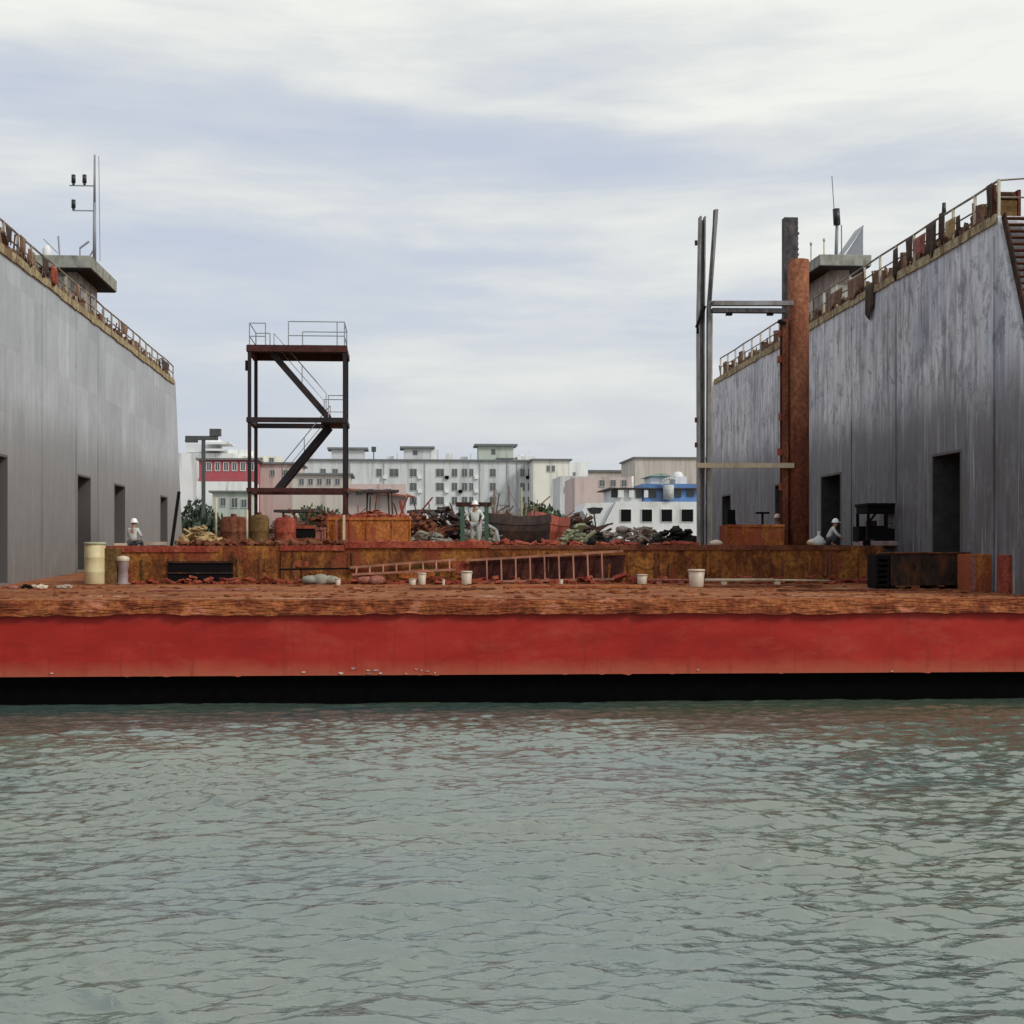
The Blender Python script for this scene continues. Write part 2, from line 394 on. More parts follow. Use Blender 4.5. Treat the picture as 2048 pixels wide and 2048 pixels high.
# red belt with slight dents, straight lower edge with little drips
NX = 420
dent = vnoise(NX, 22, 1)*.018 + vnoise(NX, 7, 2)*.006
drip = np.maximum(0, vnoise(NX, 1.6, 3)-.72)*.16
def belt(u, v):
    i = min(NX-1, int(round(u*(NX-1)))); x = HULL_L+W*u
    z = .835 + (2.72-.835)*v
    if v == 0: z -= float(drip[i])
    return (x, Y0 + float(dent[i])*(1-abs(2*v-1)**3), z)
mb = lattice(NX, 7, belt)
mb.box(HULL_L, HULL_R, Y0+.03, Y0+.45, .84, .852)
mb.box(HULL_L, HULL_L+.05, Y0+.02, YE, .86, 2.6); mb.box(HULL_R-.05, HULL_R, Y0+.02, YE, .86, 2.6)
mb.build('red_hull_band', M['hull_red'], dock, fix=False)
# spilled pale paint and scraped spots low on the belt
sq = random.Random(12)
for k in range(16):
    px_ = sq.choice((sq.uniform(600, 920), sq.uniform(600, 920), sq.uniform(50, 2000))); c_ = P(px_, sq.uniform(1336, 1348), Y0-.03); w_ = sq.uniform(.02, .10); h_ = sq.uniform(.012, .035)
    poly = [(c_.x+w_*math.cos(t_)*sq.uniform(.6, 1.2), c_.z+h_*math.sin(t_)*sq.uniform(.5, 1.3)) for t_ in np.linspace(0, 6.28, 9, endpoint=False)]
    MB().prism(poly, Y0-.030, Y0+.02, 'y').build('paint_splash', M['white_plastic' if k % 3 else 'pink_primer'], dock)
# thick flaking rust lip along the deck edge
NE = 760; NV = 16
e1 = vnoise(NE, 40, 11); e2 = vnoise(NE, 9, 12); e3 = vnoise(NE, 3, 13)
rr = np.random.default_rng(5)
grid = rr.uniform(-1, 1, (NV+1, NE//5+3))
def lip(u, v):
    i = min(NE-1, int(round(u*(NE-1)))); x = HULL_L-.1+(W+.2)*u
    low = 2.655 + .030*e1[i] + .026*e2[i] + .012*e3[i]
    top = 3.115 + .010*e3[i]
    z = low + (top-low)*v
    k = i/5.; a = int(k); t = k-a; row = int(round(v*(NV-1)))
    # plates of scale, each sheet a little in front of the next
    g0 = grid[row, a]*(1-t)+grid[row, a+1]*t
    layer = .022*math.sin(v*6.5 + 5.2*e1[i] + 3.4*e2[i]) + .034*g0 + .02*e3[i]
    y = Y0 - .16 + .10*v + layer*(1-.4*v) + .03*e2[i]
    if v > .97: y = Y0+.02
    return (x, float(y), float(z + .012*g0*(0 < v < 1)))
mb = lattice(NE, NV, lip, False)
v0 = [lip(i/(NE-1), 0) for i in range(NE)]
mb.add([p for q in v0 for p in (q, (q[0], Y0+.05, q[2]+.02))], [(2*i, 2*i+1, 2*i+3, 2*i+2) for i in range(NE-1)], False)
mb.build('rusted_deck_lip', M['rust_edge'], dock, fix=False)
# deck
ND = 260
dn = rr.uniform(-1, 1, (130, ND))
def deckf(u, v):
    x = HULL_L + W*u; y = Y0 - .03 + (YE-Y0+.03)*(v**1.7)
    i = int(round(u*(ND-1))); j = int(round(v*119))
    return (x, y, deckz(y) + .015*dn[j, i]*(1 if y < 52 else .4) + .004)
lattice(ND, 120, deckf).build('deck_plating', M['rust_deck'], dock, fix=False)

# ---- wing walls
zlo = 2.3
def wing_wall(side, name_mat, doors, yn, yf_top, yf_bot, mat, dmat):
    X = XL if side < 0 else XR; XO = X + side*3.0
    zc = 8.2
    def near(z): return max(40.45, yn - .42*(WT-z)) if z > zc else 40.45
    def far(z): return yf_top + (yf_bot-yf_top)*(WT-z)/(WT-zlo)
    mb = MB()
    ys = sorted([a for d in doors for a in (d[0], d[1])])
    # inner plate with openings, split into columns
    def quad(y0, y1, z0, z1):
        mb.add([(X, y0, z0), (X, y1, z0), (X, y1, z1), (X, y0, z1)], [(0,1,2,3)])
    mb.add([(X, near(zlo), zlo), (X, ys[0], zlo), (X, ys[0], WT), (X, near(WT), WT), (X, near(zc+.01), zc)], [(0,1,2,3,4)])
    prev = ys[0]
    for k, d in enumerate(doors):
        if d[0] > prev: quad(prev, d[0], zlo, WT)
        quad(d[0], d[1], zlo, d[2]); quad(d[0], d[1], d[3], WT); prev = d[1]
    mb.add([(X, prev, zlo), (X, far(zlo), zlo), (X, far(WT), WT), (X, prev, WT)], [(0,1,2,3)])
    # outer plate, ends, top
    mb.add([(XO, near(zlo), zlo), (XO, near(zc+.01), zc), (XO, near(WT), WT), (XO, far(WT), WT), (XO, far(zlo), zlo)], [(0,1,2,3,4)])
    mb.add([(X, near(zlo), zlo), (XO, near(zlo), zlo), (XO, near(zc+.01), zc), (X, near(zc+.01), zc), (XO, near(WT), WT), (X, near(WT), WT)], [(0,1,2,3), (3,2,4,5)])
    mb.add([(X, far(zlo), zlo), (XO, far(zlo), zlo), (XO, far(WT), WT), (X, far(WT), WT)], [(0,1,2,3)])
    mb.add([(X, near(WT), WT), (XO, near(WT), WT), (XO, far(WT), WT), (X, far(WT), WT)], [(0,1,2,3)])
    w = mb.build('wing_wall', mat, dock)
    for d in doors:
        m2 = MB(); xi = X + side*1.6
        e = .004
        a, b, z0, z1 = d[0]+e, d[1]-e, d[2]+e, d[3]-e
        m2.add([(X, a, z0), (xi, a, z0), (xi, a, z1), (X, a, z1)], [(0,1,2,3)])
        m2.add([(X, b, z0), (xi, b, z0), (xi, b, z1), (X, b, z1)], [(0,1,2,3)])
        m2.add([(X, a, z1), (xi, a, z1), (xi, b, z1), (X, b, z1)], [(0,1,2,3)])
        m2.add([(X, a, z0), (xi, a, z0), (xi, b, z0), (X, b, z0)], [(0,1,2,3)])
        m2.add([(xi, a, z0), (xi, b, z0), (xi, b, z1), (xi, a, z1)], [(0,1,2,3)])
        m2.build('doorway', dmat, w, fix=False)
        f = MB(); xf = X - side*.02; t = .09          # coaming round the opening
        f.box(min(X, xf), max(X, xf), d[0]-t, d[0], d[2], d[3]+t); f.box(min(X, xf), max(X, xf), d[1], d[1]+t, d[2], d[3]+t)
        f.box(min(X, xf), max(X, xf), d[0]+.001, d[1]-.001, d[3], d[3]+t)
        f.build('door_coaming', M['door_jamb'], w)
    # edge band along the top, inner side
    eb = MB(); xb = X - side*.07
    ylist = np.arange(near(WT)+.02, far(WT)-.02, 1.1)
    for a, b in zip(ylist[:-1], ylist[1:]):
        q = random.uniform(-.035, .035); q2 = random.uniform(0, .02)
        eb.box(min(xb-side*q2, X-side*.003), max(xb-side*q2, X-side*.003), a, b-.01, WT-.26+q, WT+.05+q*.3)
    eb.build('top_edge_band', M['wall_edge'], dock)
    # railing with its posts
    hgt = 1.22 if side > 0 else 1.0
    xr = X + side*.10
    rl = MB(); yA, yB = near(WT)+.12, far(WT)-.3
    seg = np.arange(yA, yB, 1.83)
    prevp = None
    for k, y in enumerate(seg):
        dz = random.uniform(-.03, .03)
        for hh, r in ((hgt, .042), (hgt*.54, .030)):
            if prevp is not None:
                rl.tube((xr, prevp[0], WT+hh+prevp[1]), (xr, y, WT+hh+dz), r, n=6, caps=False)
        prevp = (y, dz)
    # across the near end
    for hh in (hgt, hgt*.54): rl.tube((xr, yA, WT+hh), (XO, yA, WT+hh+.25*(hh > .8)), .03, n=6)
    rail = rl.build('railing', M['rail'], dock)
    me = None
    for y in list(seg):
        if me is None:
            p = MB().box(xr-.042, xr+.042, y-.042, y+.042, WT+.02, WT+hgt).build('railing_post', M['rail_pale'], rail); me = p
            base = y
        else:
            q = me.copy(); C.objects.link(q); q.parent = rail; q.location = (0, y-base, 0)
            q.rotation_euler = (0, 0, 0)
    # service pipes and duct on the walkway just behind the rail
    px_ = X + side*.42
    for k, (zz, rr_, mt) in enumerate(((.16, .09, 'wall_edge'), (.40, .055, 'rust_brown'), (.62, .06, 'wall_edge'))):
        m3 = MB(); yy = near(WT)+1.2+k*.7
        while yy < far(WT)-2.5:
            ln = random.uniform(3, 7); y2 = min(yy+ln, far(WT)-1.5)
            m3.tube((px_+side*k*.12, yy, WT+zz+random.uniform(-.03,.03)), (px_+side*k*.12, y2-.05, WT+zz+random.uniform(-.03,.03)), rr_*random.uniform(.8,1.2), n=8); yy = y2+random.choice((0,0,.8))
        m3.build('service_pipe', M[mt], dock)
    # odds and ends of gear stowed and snagged along the walkway edge
    gq = random.Random(40+side); m4 = MB(); yy = near(WT)+.8
    while yy < far(WT)-1:
        hh_ = gq.uniform(.15, .85 if side > 0 else .6); ww = gq.uniform(.12, .7); xo_ = X + side*gq.uniform(.12, .5)
        if gq.random() < .5: m4.cbox((xo_, yy, WT+.06+hh_/2), (.2, ww, hh_), (gq.uniform(-.2,.2), gq.uniform(-.15,.15), gq.uniform(-.3,.3)))
        elif gq.random() < .5: m4.tube((xo_, yy, WT+.05), (xo_+gq.uniform(-.1,.1), yy+gq.uniform(-.3,.5), WT+gq.uniform(.5, 1.1)), .035, n=6)
        else: m4.blob((X + side*.16, yy, WT+.16), (.14, ww*.5, hh_*.5), 2, .3)
        yy += gq.uniform(.12, .55)
    g5 = m4.build('walkway_gear', M['tarp_brown'], dock); g5['kind'] = 'stuff'
    return w, near, far

def dy(side, pa, pb, z1):
    X = XL if side < 0 else XR
    a, b = Yon(pa, X), Yon(pb, X)
    return (min(a, b), max(a, b), deckz(min(a, b))+.12, z1)
dl = [dy(-1, -14, 13, EYE+3.56), dy(-1, 155, 180, EYE+3.56), dy(-1, 229, 249, EYE+3.56), dy(-1, 321, 334, EYE+3.56)]
drr = [dy(1, 1866, 1921, EYE+3.72), dy(1, 1643, 1681, EYE+3.72), (67.2, 69.6, deckz(67.2)+.12, EYE+3.72), dy(1, 1445, 1461, EYE+3.66)]
drr.sort()
ywn = Yon(1995, XR)
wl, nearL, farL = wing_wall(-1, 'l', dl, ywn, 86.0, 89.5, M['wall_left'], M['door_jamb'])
wr, nearR, farR = wing_wall(1, 'r', drr, ywn, 83.6, 87.0, M['wall_right'], M['door_shade'])
# vertical seam pipes and stiffeners that read as lines on the walls
for side, pxs, mat in ((-1, [152, 84, 196], 'beam_grey'), (1, [1988, 1792, 1703, 1610], 'beam_grey')):
    X = XL if side < 0 else XR
    for k, px in enumerate(pxs):
        y = Yon(px, X); r = .035 if k else .05
        o = MB().box(min(X, X-side*r), max(X, X-side*r), y-r, y+r, deckz(y)+.05, WT-.32).build('seam_strip', M['wall_left' if side < 0 else 'wall_right'], dock)

# ---- deckhouses
def deckhouse(side, y0, y1, xi, xo, zb, zt):
    top = WT
    ins = .8
    x0, x1 = min(xi, xo), max(xi, xo)
    hw = MB().box(x0+ins, x1-ins, y0+ins, y1-ins, top, zb).build('deckhouse', M['house_wall'], dock)
    rf = MB().box(x0, x1, y0, y1, zb+.003, zt).build('roof', M['concrete_roof'], hw, bevel=.03)
    MB().box(x0+.05, x1-.05, y0+.05, y1-.05, zb-.04, zb).build('soffit', M['soffit'], hw)
    xf = xi + (.8 if xo > xi else -.8)
    s = -side
    for ya in (y0+1.3, y0+3.4):
        a = MB().box(min(xf, xf+s*.04), max(xf, xf+s*.04), ya, ya+.9, top+.9, top+1.7); a.build('window', M['glass_dark'], hw)
    MB().box((x0+x1)/2-.45, (x0+x1)/2+.35, y0+ins-.05, y0+ins, top+.02, top+1.95).build('door', M['grey_paint'], hw)
    return hw
yl0 = Yon(181, XL); 
hL = deckhouse(-1, yl0, yl0+5.7, XL+.02, XL-2.9, EYE+13.3, EYE+13.88)
yr0 = Yon(1640, XR)
hR = deckhouse(1, yr0, yr0+6.0, XR-.02, XR+2.5, EYE+13.82, EYE+14.35)

# ---- roof gear, left
zt = EYE+13.88
ym = yl0+1.2
p = P(189, 505, ym); top = P(189.5, 310, ym)
mast = MB().tube((p.x, ym, zt), (p.x, ym, zt+(top.z-zt)*.55), .085, .07, 8).tube((p.x, ym, zt+(top.z-zt)*.55), (top.x, ym, top.z), .06, .045, 8)
mast.tube((p.x+.26, ym, zt), (p.x+.20, ym, top.z-.05), .018, n=6)
mast.bar((p.x-.35, ym, zt), (p.x, ym, zt+.6), .06)
mast = mast.build('signal_mast', M['mast'], dock)
for (pa, pz, lamps) in ((139, 371, (147, 169)), (145, 421, (147,))):
    a = P(pa, pz, ym)
    MB().bar((a.x, ym, a.z), (p.x, ym, a.z), .05).build('mast_arm', M['mast'], mast)
    for lp in lamps:
        l = P(lp, pz, ym)
        MB().tube((l.x, ym, l.z+.03), (l.x, ym, l.z+.10), .06, n=8).tube((l.x, ym, l.z+.12), (l.x, ym, l.z+.50), .10, .095, 10).build('signal_lamp', M['lamp_black'], mast)
q = P(120, 505, ym)
MB().tube((q.x, ym, zt), (q.x-.08, ym, zt+1.15), .04, n=6).tube((q.x, ym, zt+.06), (q.x, ym, zt+.25), .09, n=8).tube((q.x-.1, ym, zt+.35), (q.x-.75, ym, zt+1.0), .025, n=6).build('antenna_post', M['mast'], dock)
q = P(160, 505, ym)
MB().tube((q.x, ym, zt), (q.x, ym, zt+.62), .035, n=6).bar((q.x, ym, zt+.6), (q.x+.42, ym, zt+.92), .09, .07).build('floodlight', M['mast'], dock)
q = P(94, 505, ym)
MB().lathe([(0, .0), (.16, 0), (.22, .12), (.22, .5), (.14, .68), (0, .72)], (q.x, ym, zt), 12).build('radar_dome', M['white_paint'], dock)
# ---- roof gear, right
zt = EYE+14.35; ym = yr0+1.4
a = P(1672, 500, ym); t1 = P(1665, 352, ym); l0 = P(1674, 450, ym); l1 = P(1673, 418, ym)
mast = MB().tube((a.x, ym, zt), (l0.x, ym, l0.z), .09, .08, 8).tube((l1.x-.12, ym, l1.z), (t1.x-.03, ym, t1.z), .022, n=6).tube((a.x+.28, ym, zt), (l0.x+.22, ym, l0.z), .03, n=6)
mast = mast.build('signal_mast', M['mast'], dock)
MB().tube((l0.x, ym, l0.z), (l1.x-.02, ym, l1.z), .17, .17, 12).build('signal_lamp', M['lamp_black'], mast)
# sloping solar panel on legs
s0 = P(1684, 490, ym); s1 = P(1726, 452, ym)
pn = MB().bar((s0.x, ym+.5, zt+.25), (s1.x, ym+.5, s1.z), 1.2, .06, up=(0,0,1))
pn = pn.build('solar_panel', M['steel_grey'], dock)
MB().prism([(s0.x+.15, zt), (s1.x, zt), (s1.x, s1.z-.08), (s0.x+.15, zt+.28)], ym-.02, ym+.02, 'y').build('panel_support', M['mast'], pn)
for px, hh in ((1622, .75), (1648, .95)):
    b = P(px, 500, ym)
    MB().tube((b.x, ym, zt), (b.x, ym, zt+hh), .03, n=6).tube((b.x, ym, zt+hh), (b.x, ym, zt+hh+.14), .06, n=8).build('short_lamp_post', M['rail_pale'], dock)
# lamp on the right wall walkway
y = Yon(1862, XR); 
MB().tube((XR+.5, y, WT), (XR+.5, y, WT+1.75), .03, n=6).tube((XR+.5, y, WT+1.5), (XR+.5, y, WT+1.95), .09, .07, 8).build('walkway_lamp', M['lamp_black'], dock)

# ---- stair down the near end of the right wall
zA, zB = WT-.05, 8.6
def sty(z): return ywn - .42*(WT-z) - .20
xa, xb = XR+.06, XR+.95
st = MB()
for x in (xa, xb): st.bar((x, sty(zA)-.1, zA), (x, sty(zB)-.1, zB), .06, .26, up=(0,1,0))
stair = st.build('end_stair', M['charcoal'], dock)
z = zA-.12; first = None
while z > zB:
    if first is None:
        first = MB().box(xa+.03, xb-.03, sty(z)-.26, sty(z)+.06, z-.025, z).build('stair_tread', M['rust_brown'], stair); z0_ = z; y0_ = sty(z)
    else:
        c = first.copy(); C.objects.link(c); c.parent = stair; c.location = (0, sty(z)-y0_, z-z0_)
    z -= .235
hr = MB()
hr.tube((xb+.04, sty(zA)-.35, zA+1.0), (xb+.04, sty(zB)-.35, zB+.95), .05, n=6)
for k in range(6):
    z = zA-.3-k*1.15; hr.tube((xb+.04, sty(z)-.1, z), (xb+.04, sty(z)-.33, z+1.0), .025, n=6)
hr.build('stair_handrail', M['beam_cream'], stair)
MB().box(xa-.1, xb+.15, 39.6, 40.44, zB-.12, zB-.06).build('landing', M['charcoal'], stair)
# ---- raised platform on the deck (its front face runs across the picture)
PXL = P(205, 1130, 50).x; PXR = P(1766, 1130, 50).x
PY = 50.0
nx = 200
pf = vnoise(nx, 6, 31)*.02
def pface(u, v):
    i = min(nx-1, int(round(u*(nx-1))))
    return (PXL+(PXR-PXL)*u, PY + float(pf[i])*(1-abs(2*v-1)), deckz(PY)-.05 + (PLZ-deckz(PY)+.05)*v)
mb = lattice(nx, 4, pface, False)
mb.box(PXL, PXR, PY+.02, 84, PLZ-.05, PLZ); mb.box(PXL, PXL+.05, PY+.02, 84, 3.2, PLZ-.052); mb.box(PXR-.05, PXR, PY+.02, 84, 3.2, PLZ-.052)
plat = mb.build('raised_platform', M['rust_plat'], dock, fix=False)
# broken top channel, cross members and stiffeners on the face
hole0, hole1 = P(337, 1125, PY).x, P(466, 1125, PY).x
for a, b, z0, z1, o in ((205, 440, 1092, 1104, .05), (560, 690, 1091, 1101, .06), (690, 980, 1083, 1096, .10), (980, 1240, 1090, 1098, .05), (1240, 1700, 1090, 1100, .07)):
    A, B = P(a, z1, PY-o), P(b, z0, PY-o)
    MB().box(A.x, B.x-.01, PY-o, PY-.024, A.z, B.z, .008).build('top_channel', M[random.choice(('rust_pink', 'rust_red', 'rust_pink', 'rust_brown'))], plat)
for k in range(38):
    x = random.uniform(PXL+.3, PXR-.3)
    if hole0-.1 < x < hole1+.1: continue
    w = random.choice((.03, .05, .09)); h0 = random.uniform(0, .25); h1 = random.uniform(.9, 1.0)
    zb = deckz(PY)+.02
    MB().box(x-w/2, x+w/2, PY-random.uniform(.04, .10), PY-.022, zb+h0+(k % 3)*.1, zb+(PLZ-.18-zb)*h1*random.choice((1,1,.8,.6)), .02).build('face_stiffener', M[random.choice(('rust_brown','rust_plat','rust_brown','rust_olive'))], plat)
for k in range(13):      # welded patches, uneven outlines
    x = random.uniform(PXL+.4, PXR-1.6); w = random.uniform(.5, 1.8)
    if hole0-2.0 < x < hole1+.2: continue
    z0 = deckz(PY)+random.uniform(.02, .6); z1 = min(PLZ-.2, z0+random.uniform(.25, .6)); n_ = 14
    poly = [(x+w/2+w/2*math.cos(q)*random.uniform(.7,1.1), (z0+z1)/2+(z1-z0)/2*math.sin(q)*random.uniform(.7,1.1)) for q in np.linspace(0, 6.28, n_, endpoint=False)]
    MB().prism(poly, PY-.034-.0011*k, PY-.023, 'y').build('patch_plate', M[random.choice(('rust_orange','rust_plat','rust_olive','rust_red'))], plat)
# flat black panel on the platform side, painted as an opening's shade
A, B = P(336, 1166, PY-.05), P(466, 1126, PY-.05)
op = MB(); y1 = PY-.045
op.box(A.x, B.x, y1-.02, y1, max(A.z, deckz(PY)+.02), B.z)
o = op.build('compartment_shade', M['black'], plat)
MB().box(A.x-.05, B.x+.05, y1-.06, y1-.021, (A.z+B.z)/2-.03, (A.z+B.z)/2+.03).box(A.x-.06, B.x+.06, y1-.07, y1-.021, B.z+.002, B.z+.07).build('shelf_bar', M['charcoal'], o)

# ================================================================ stair tower
TY = 55.0; TD = 2.5
tw = thing('stair_tower', (P(595, 1090, TY).x, TY+TD/2, PLZ), 'tall open steel stair tower with zigzag flights and a railed top platform', 'stair tower')
def tz(py): return P(590, py, TY).z
xl, xr_ = P(499, 900, TY).x, P(689, 900, TY).x
z_top, z_mid, z_low = tz(698), tz(840), tz(980)
for k, (x, y) in enumerate(((xl, TY), (xr_, TY), (xl, TY+TD), (xr_, TY+TD))):
    MB().box(x-.07, x+.07, y-.07, y+.07, z_low-.2, z_top-.121).build('tower_post', M['steel_dark'], tw)
    MB().box(x-.068, x+.068, y-.068, y+.068, PLZ, z_low-.202).box(x-.2, x+.2, y-.2, y+.2, PLZ, PLZ+.03).build('tower_post', M['steel_rust'], tw)
def frame(z, h, mat, nm):
    m = MB()
    m.box(xl-.12, xr_+.12, TY-.11, TY+.05, z-h/2, z+h/2); m.box(xl-.12, xr_+.12, TY+TD-.05, TY+TD+.11, z-h/2, z+h/2)
    m.box(xl-.11, xl+.06, TY+.051, TY+TD-.051, z-h/2, z+h/2); m.box(xr_-.06, xr_+.11, TY+.051, TY+TD-.051, z-h/2, z+h/2)
    return m.build(nm, mat, tw)
frame(z_top, .24, M['steel_rust'], 'top_frame')
MB().box(xl-.1, xr_+.1, TY-.1, TY+TD+.1, z_top+.122, z_top+.15).build('platform_grating', M['steel_dark'], tw)
frame(z_mid, .2, M['steel_dark'], 'middle_frame'); frame(z_low, .16, M['steel_rust'], 'lower_frame')
fx0, fx1 = P(543, 700, TY).x, P(655, 700, TY).x
m = MB()
m.box(P(640, 0, TY).x, xr_-.07, TY+.3, TY+TD-.3, z_mid-.05, z_mid+.101); m.build('landing', M['steel_dark'], tw)
for (a, b, y, mat, nm) in (((fx0, z_top-.12), (fx1+.05, z_mid+.12), TY+.35, 'steel_dark', 'upper'), ((fx1, z_mid-.1), (P(547, 0, TY).x, z_low+.05), TY+1.45, 'steel_dark', 'lower')):
    m = MB()
    for yy in (y, y+.75): m.bar((a[0], yy, a[1]), (b[0], yy, b[1]), .05, .24 if nm == 'upper' else .30)
    fl = m.build('stair_flight', M[mat], tw)
    n = 11; t = MB()
    for k in range(1, n):
        u = k/n; x = a[0]+(b[0]-a[0])*u; z = a[1]+(b[1]-a[1])*u
        t.box(x-.13, x+.13, y+.03, y+.72, z-.015, z+.015)
    t.build('treads', M['steel_dark'], fl)
    h = MB(); hh = .95
    pts = [(a[0]+(b[0]-a[0])*u, a[1]+(b[1]-a[1])*u) for u in (0., .5, .93)]
    for (x, z) in pts: h.tube((x, y+.78, z), (x, y+.78, z+hh), .018, n=6)
    h.tube((pts[0][0], y+.78, pts[0][1]+hh), (pts[2][0], y+.78, pts[2][1]+hh), .022, n=6)
    h.tube((pts[0][0], y+.78, pts[0][1]+hh*.55), (pts[2][0], y+.78, pts[2][1]+hh*.55), .014, n=6)
    h.build('flight_handrail', M['steel_grey'], fl)
m = MB(); zr = tz(643); zg = z_top+.15; g0 = P(536, 0, TY).x; g1 = P(577, 0, TY).x
def rl(pts, z): 
    for a, b in zip(pts[:-1], pts[1:]): m.tube((*a, z), (*b, z), .022, n=6)
lA = [(g0-.1, TY), (xl, TY), (xl, TY+TD), (xl+.6, TY+TD)]
rA = [(g1, TY), (xr_-.3, TY), (xr_, TY+.01), (xr_, TY+TD), (g1+.4, TY+TD)]
for z in (zr-.08, zr-.62): rl(lA, z)
for z in (zr, zr-.58): rl(rA, z)
for pt_ in lA+[(xl, TY+TD)]: m.tube((*pt_, zg), (*pt_, zr-.08), .025, n=6)
for pt_ in rA: m.tube((*pt_, zg), (*pt_, zr), .025, n=6)
m.build('top_railing', M['steel_grey'], tw)
m = MB()
a = P(642, 752, TY); m.tube((a.x, TY+TD-.1, z_mid+.1), (a.x, TY+TD-.1, z_mid+1.15), .02, n=6).tube((a.x, TY+TD-.1, z_mid+1.13), (xr_, TY+TD-.1, z_mid+1.13), .02, n=6).tube((a.x, TY+TD-.1, z_mid+.6), (xr_, TY+TD-.1, z_mid+.6), .016, n=6)
m.tube((a.x+.3, TY+.1, z_mid+.1), (a.x+.3, TY+.1, z_mid+1.05), .02, n=6).tube((a.x+.3, TY+.1, z_mid+1.03), (xr_, TY+.1, z_mid+1.03), .02, n=6)
m.build('landing_railing', M['steel_grey'], tw)
# a loose clamp on the left post
MB().box(xl-.17, xl-.072, TY-.06, TY+.06, tz(742), tz(722)).build('post_clamp', M['black'], tw)

# ================================================================ guide frame with pipe column (right)
GY = 54.0
def gp(px, py, dy_=0): return P(px, py, GY+dy_)
pc = thing('pipe_column', (P(1597, 1090, GY).x, GY, PLZ), 'thick rust brown pipe column standing beside a scaly dark post on the platform', 'pipe column')
cx = P(1597, 800, GY).x; r = 21*GY/F
MB().tube((cx, GY, PLZ), (cx, GY, P(1597, 521, GY).z), r, r*1.0, 32).build('pipe', M['rust_pipe'], pc)
mm = MB(); xq = P(1573, 800, GY).x
mm.box(xq-.22, xq+.02, GY-.20, GY-.15, PLZ, P(1570, 640, GY).z).box(xq-.12, xq-.05, GY-.149, GY+.15, PLZ, P(1570, 640, GY).z).box(xq-.22, xq+.02, GY+.151, GY+.20, PLZ, P(1570, 640, GY).z)
mm.build('side_rail', M['rust_brown'], pc)
ft = MB()
for k, py in enumerate((668, 720, 835, 905, 975)):
    z = P(1570, py, GY).z; ft.box(xq-.30-(k % 2)*.06, xq-.22, GY-.14, GY+.10, z-.12, z+.16)
ft.build('rail_brackets', M['rust_red'], pc)
mm = MB(); a = P(1567, 436, GY+.9); b = P(1594, 436, GY+.9)
mm.box(a.x, b.x, GY+.75, GY+1.15, PLZ, a.z)
sp = tag(mm.build('steel_post', M['beam_dark'], None), 'dark scaly square steel post rising behind the rusty pipe column', 'steel post')
m = MB()
for k in range(16):
    z = a.z-.2-k*.17*1.3; m.box(b.x+.001, b.x+random.uniform(.02, .07), GY+.8, GY+1.1, z-.05, z+.03)
m.build('scale_flakes', M['beam_dark'], sp)

lp = thing('guide_post', (P(1404, 1090, GY).x, GY, PLZ), 'left grey channel guide post with a dark bracket halfway up', 'guide post')
def leaning(pts_, w, d, y, name, mat, par):
    m = MB()
    for a, b in zip(pts_[:-1], pts_[1:]):
        A, B = P(*a, y), P(*b, y); m.bar((A.x, y, A.z), (B.x, y, B.z), w, d, up=(0,1,0))
    return m.build(name, mat, par)
leaning([(1397, 1091.5), (1396, 640), (1400, 434)], .07, .38, GY, 'near_flange', M['beam_grey'], lp)
leaning([(1408, 1091.5), (1407, 640), (1409, 434)], .05, .36, GY, 'far_flange', M['beam_grey'], lp)
leaning([(1402.5, 1091.5), (1401.5, 640), (1405, 440)], .20, .03, GY+.12, 'web', M['beam_grey'], lp)
A = P(1393, 655, GY-.25); B = P(1410, 612, GY-.25)
MB().bar((A.x, GY-.25, A.z), (B.x, GY-.25, B.z), .12, .10, up=(0,1,0)).tube((A.x+.05, GY-.25, A.z-.25), (A.x+.05, GY-.25, A.z), .05, n=8).build('bracket', M['black'], lp)
for py in (486, 840, 890): a = P(1392, py, GY-.2); MB().box(a.x-.05, a.x+.05, GY-.26, GY-.18, a.z-.10, a.z+.10).build('bolt_head', M['charcoal'], lp)
g2 = thing('guide_post', (P(1417, 1090, GY).x, GY, PLZ), 'slimmer guide post leaning slightly right, tallest of the pair', 'guide post')
leaning([(1416, 1091.5), (1417.5, 620), (1432, 420)], .13, .30, GY-.05, 'channel', M['beam_grey'], g2)
leaning([(1421, 1091.5), (1422.5, 620)], .05, .30, GY+.30, 'rear_strip', M['beam_cream'], g2)
leaning([(1421, 600), (1428, 420)], .06, .05, GY-.24, 'dark_edge', M['beam_dark'], g2)
ub = thing('cross_beam', P(1505, 615, GY-.15), 'upper pair of weathered grey beams bridging guide post and pipe column', 'beam')
for (a, b, y, mt, nm) in (((1424, 607), (1585, 607), GY-.35, 'beam_grey', 'upper_beam'), ((1424, 621), (1572, 622), GY-.35, 'beam_dark', 'lower_beam')):
    A, B = P(*a, y), P(*b, y); MB().bar(A, B, .28, .18).build(nm, M[mt], ub)
m = MB()
for px in (1458, 1540): a = P(px, 628, GY-.35); m.box(a.x-.12, a.x+.12, GY-.45, GY-.25, a.z-.06, a.z+.02)
a = P(1556, 640, GY-.35); m.bar((a.x, GY-.35, a.z-.05), (a.x+.32, GY-.35, a.z-.15), .14)
m.build('clips', M['black'], ub)
A, B = P(1393, 931, GY-.38), P(1587, 931, GY-.38)
lb = MB().bar(A, B, .20, .20).build('lower_cross_beam', M['beam_cream'], None)
tag(lb, 'lower cream painted cross beam between guide posts and rusty pipe', 'beam')
A, B = P(1393, 941, GY-.34), P(1577, 941, GY-.34)
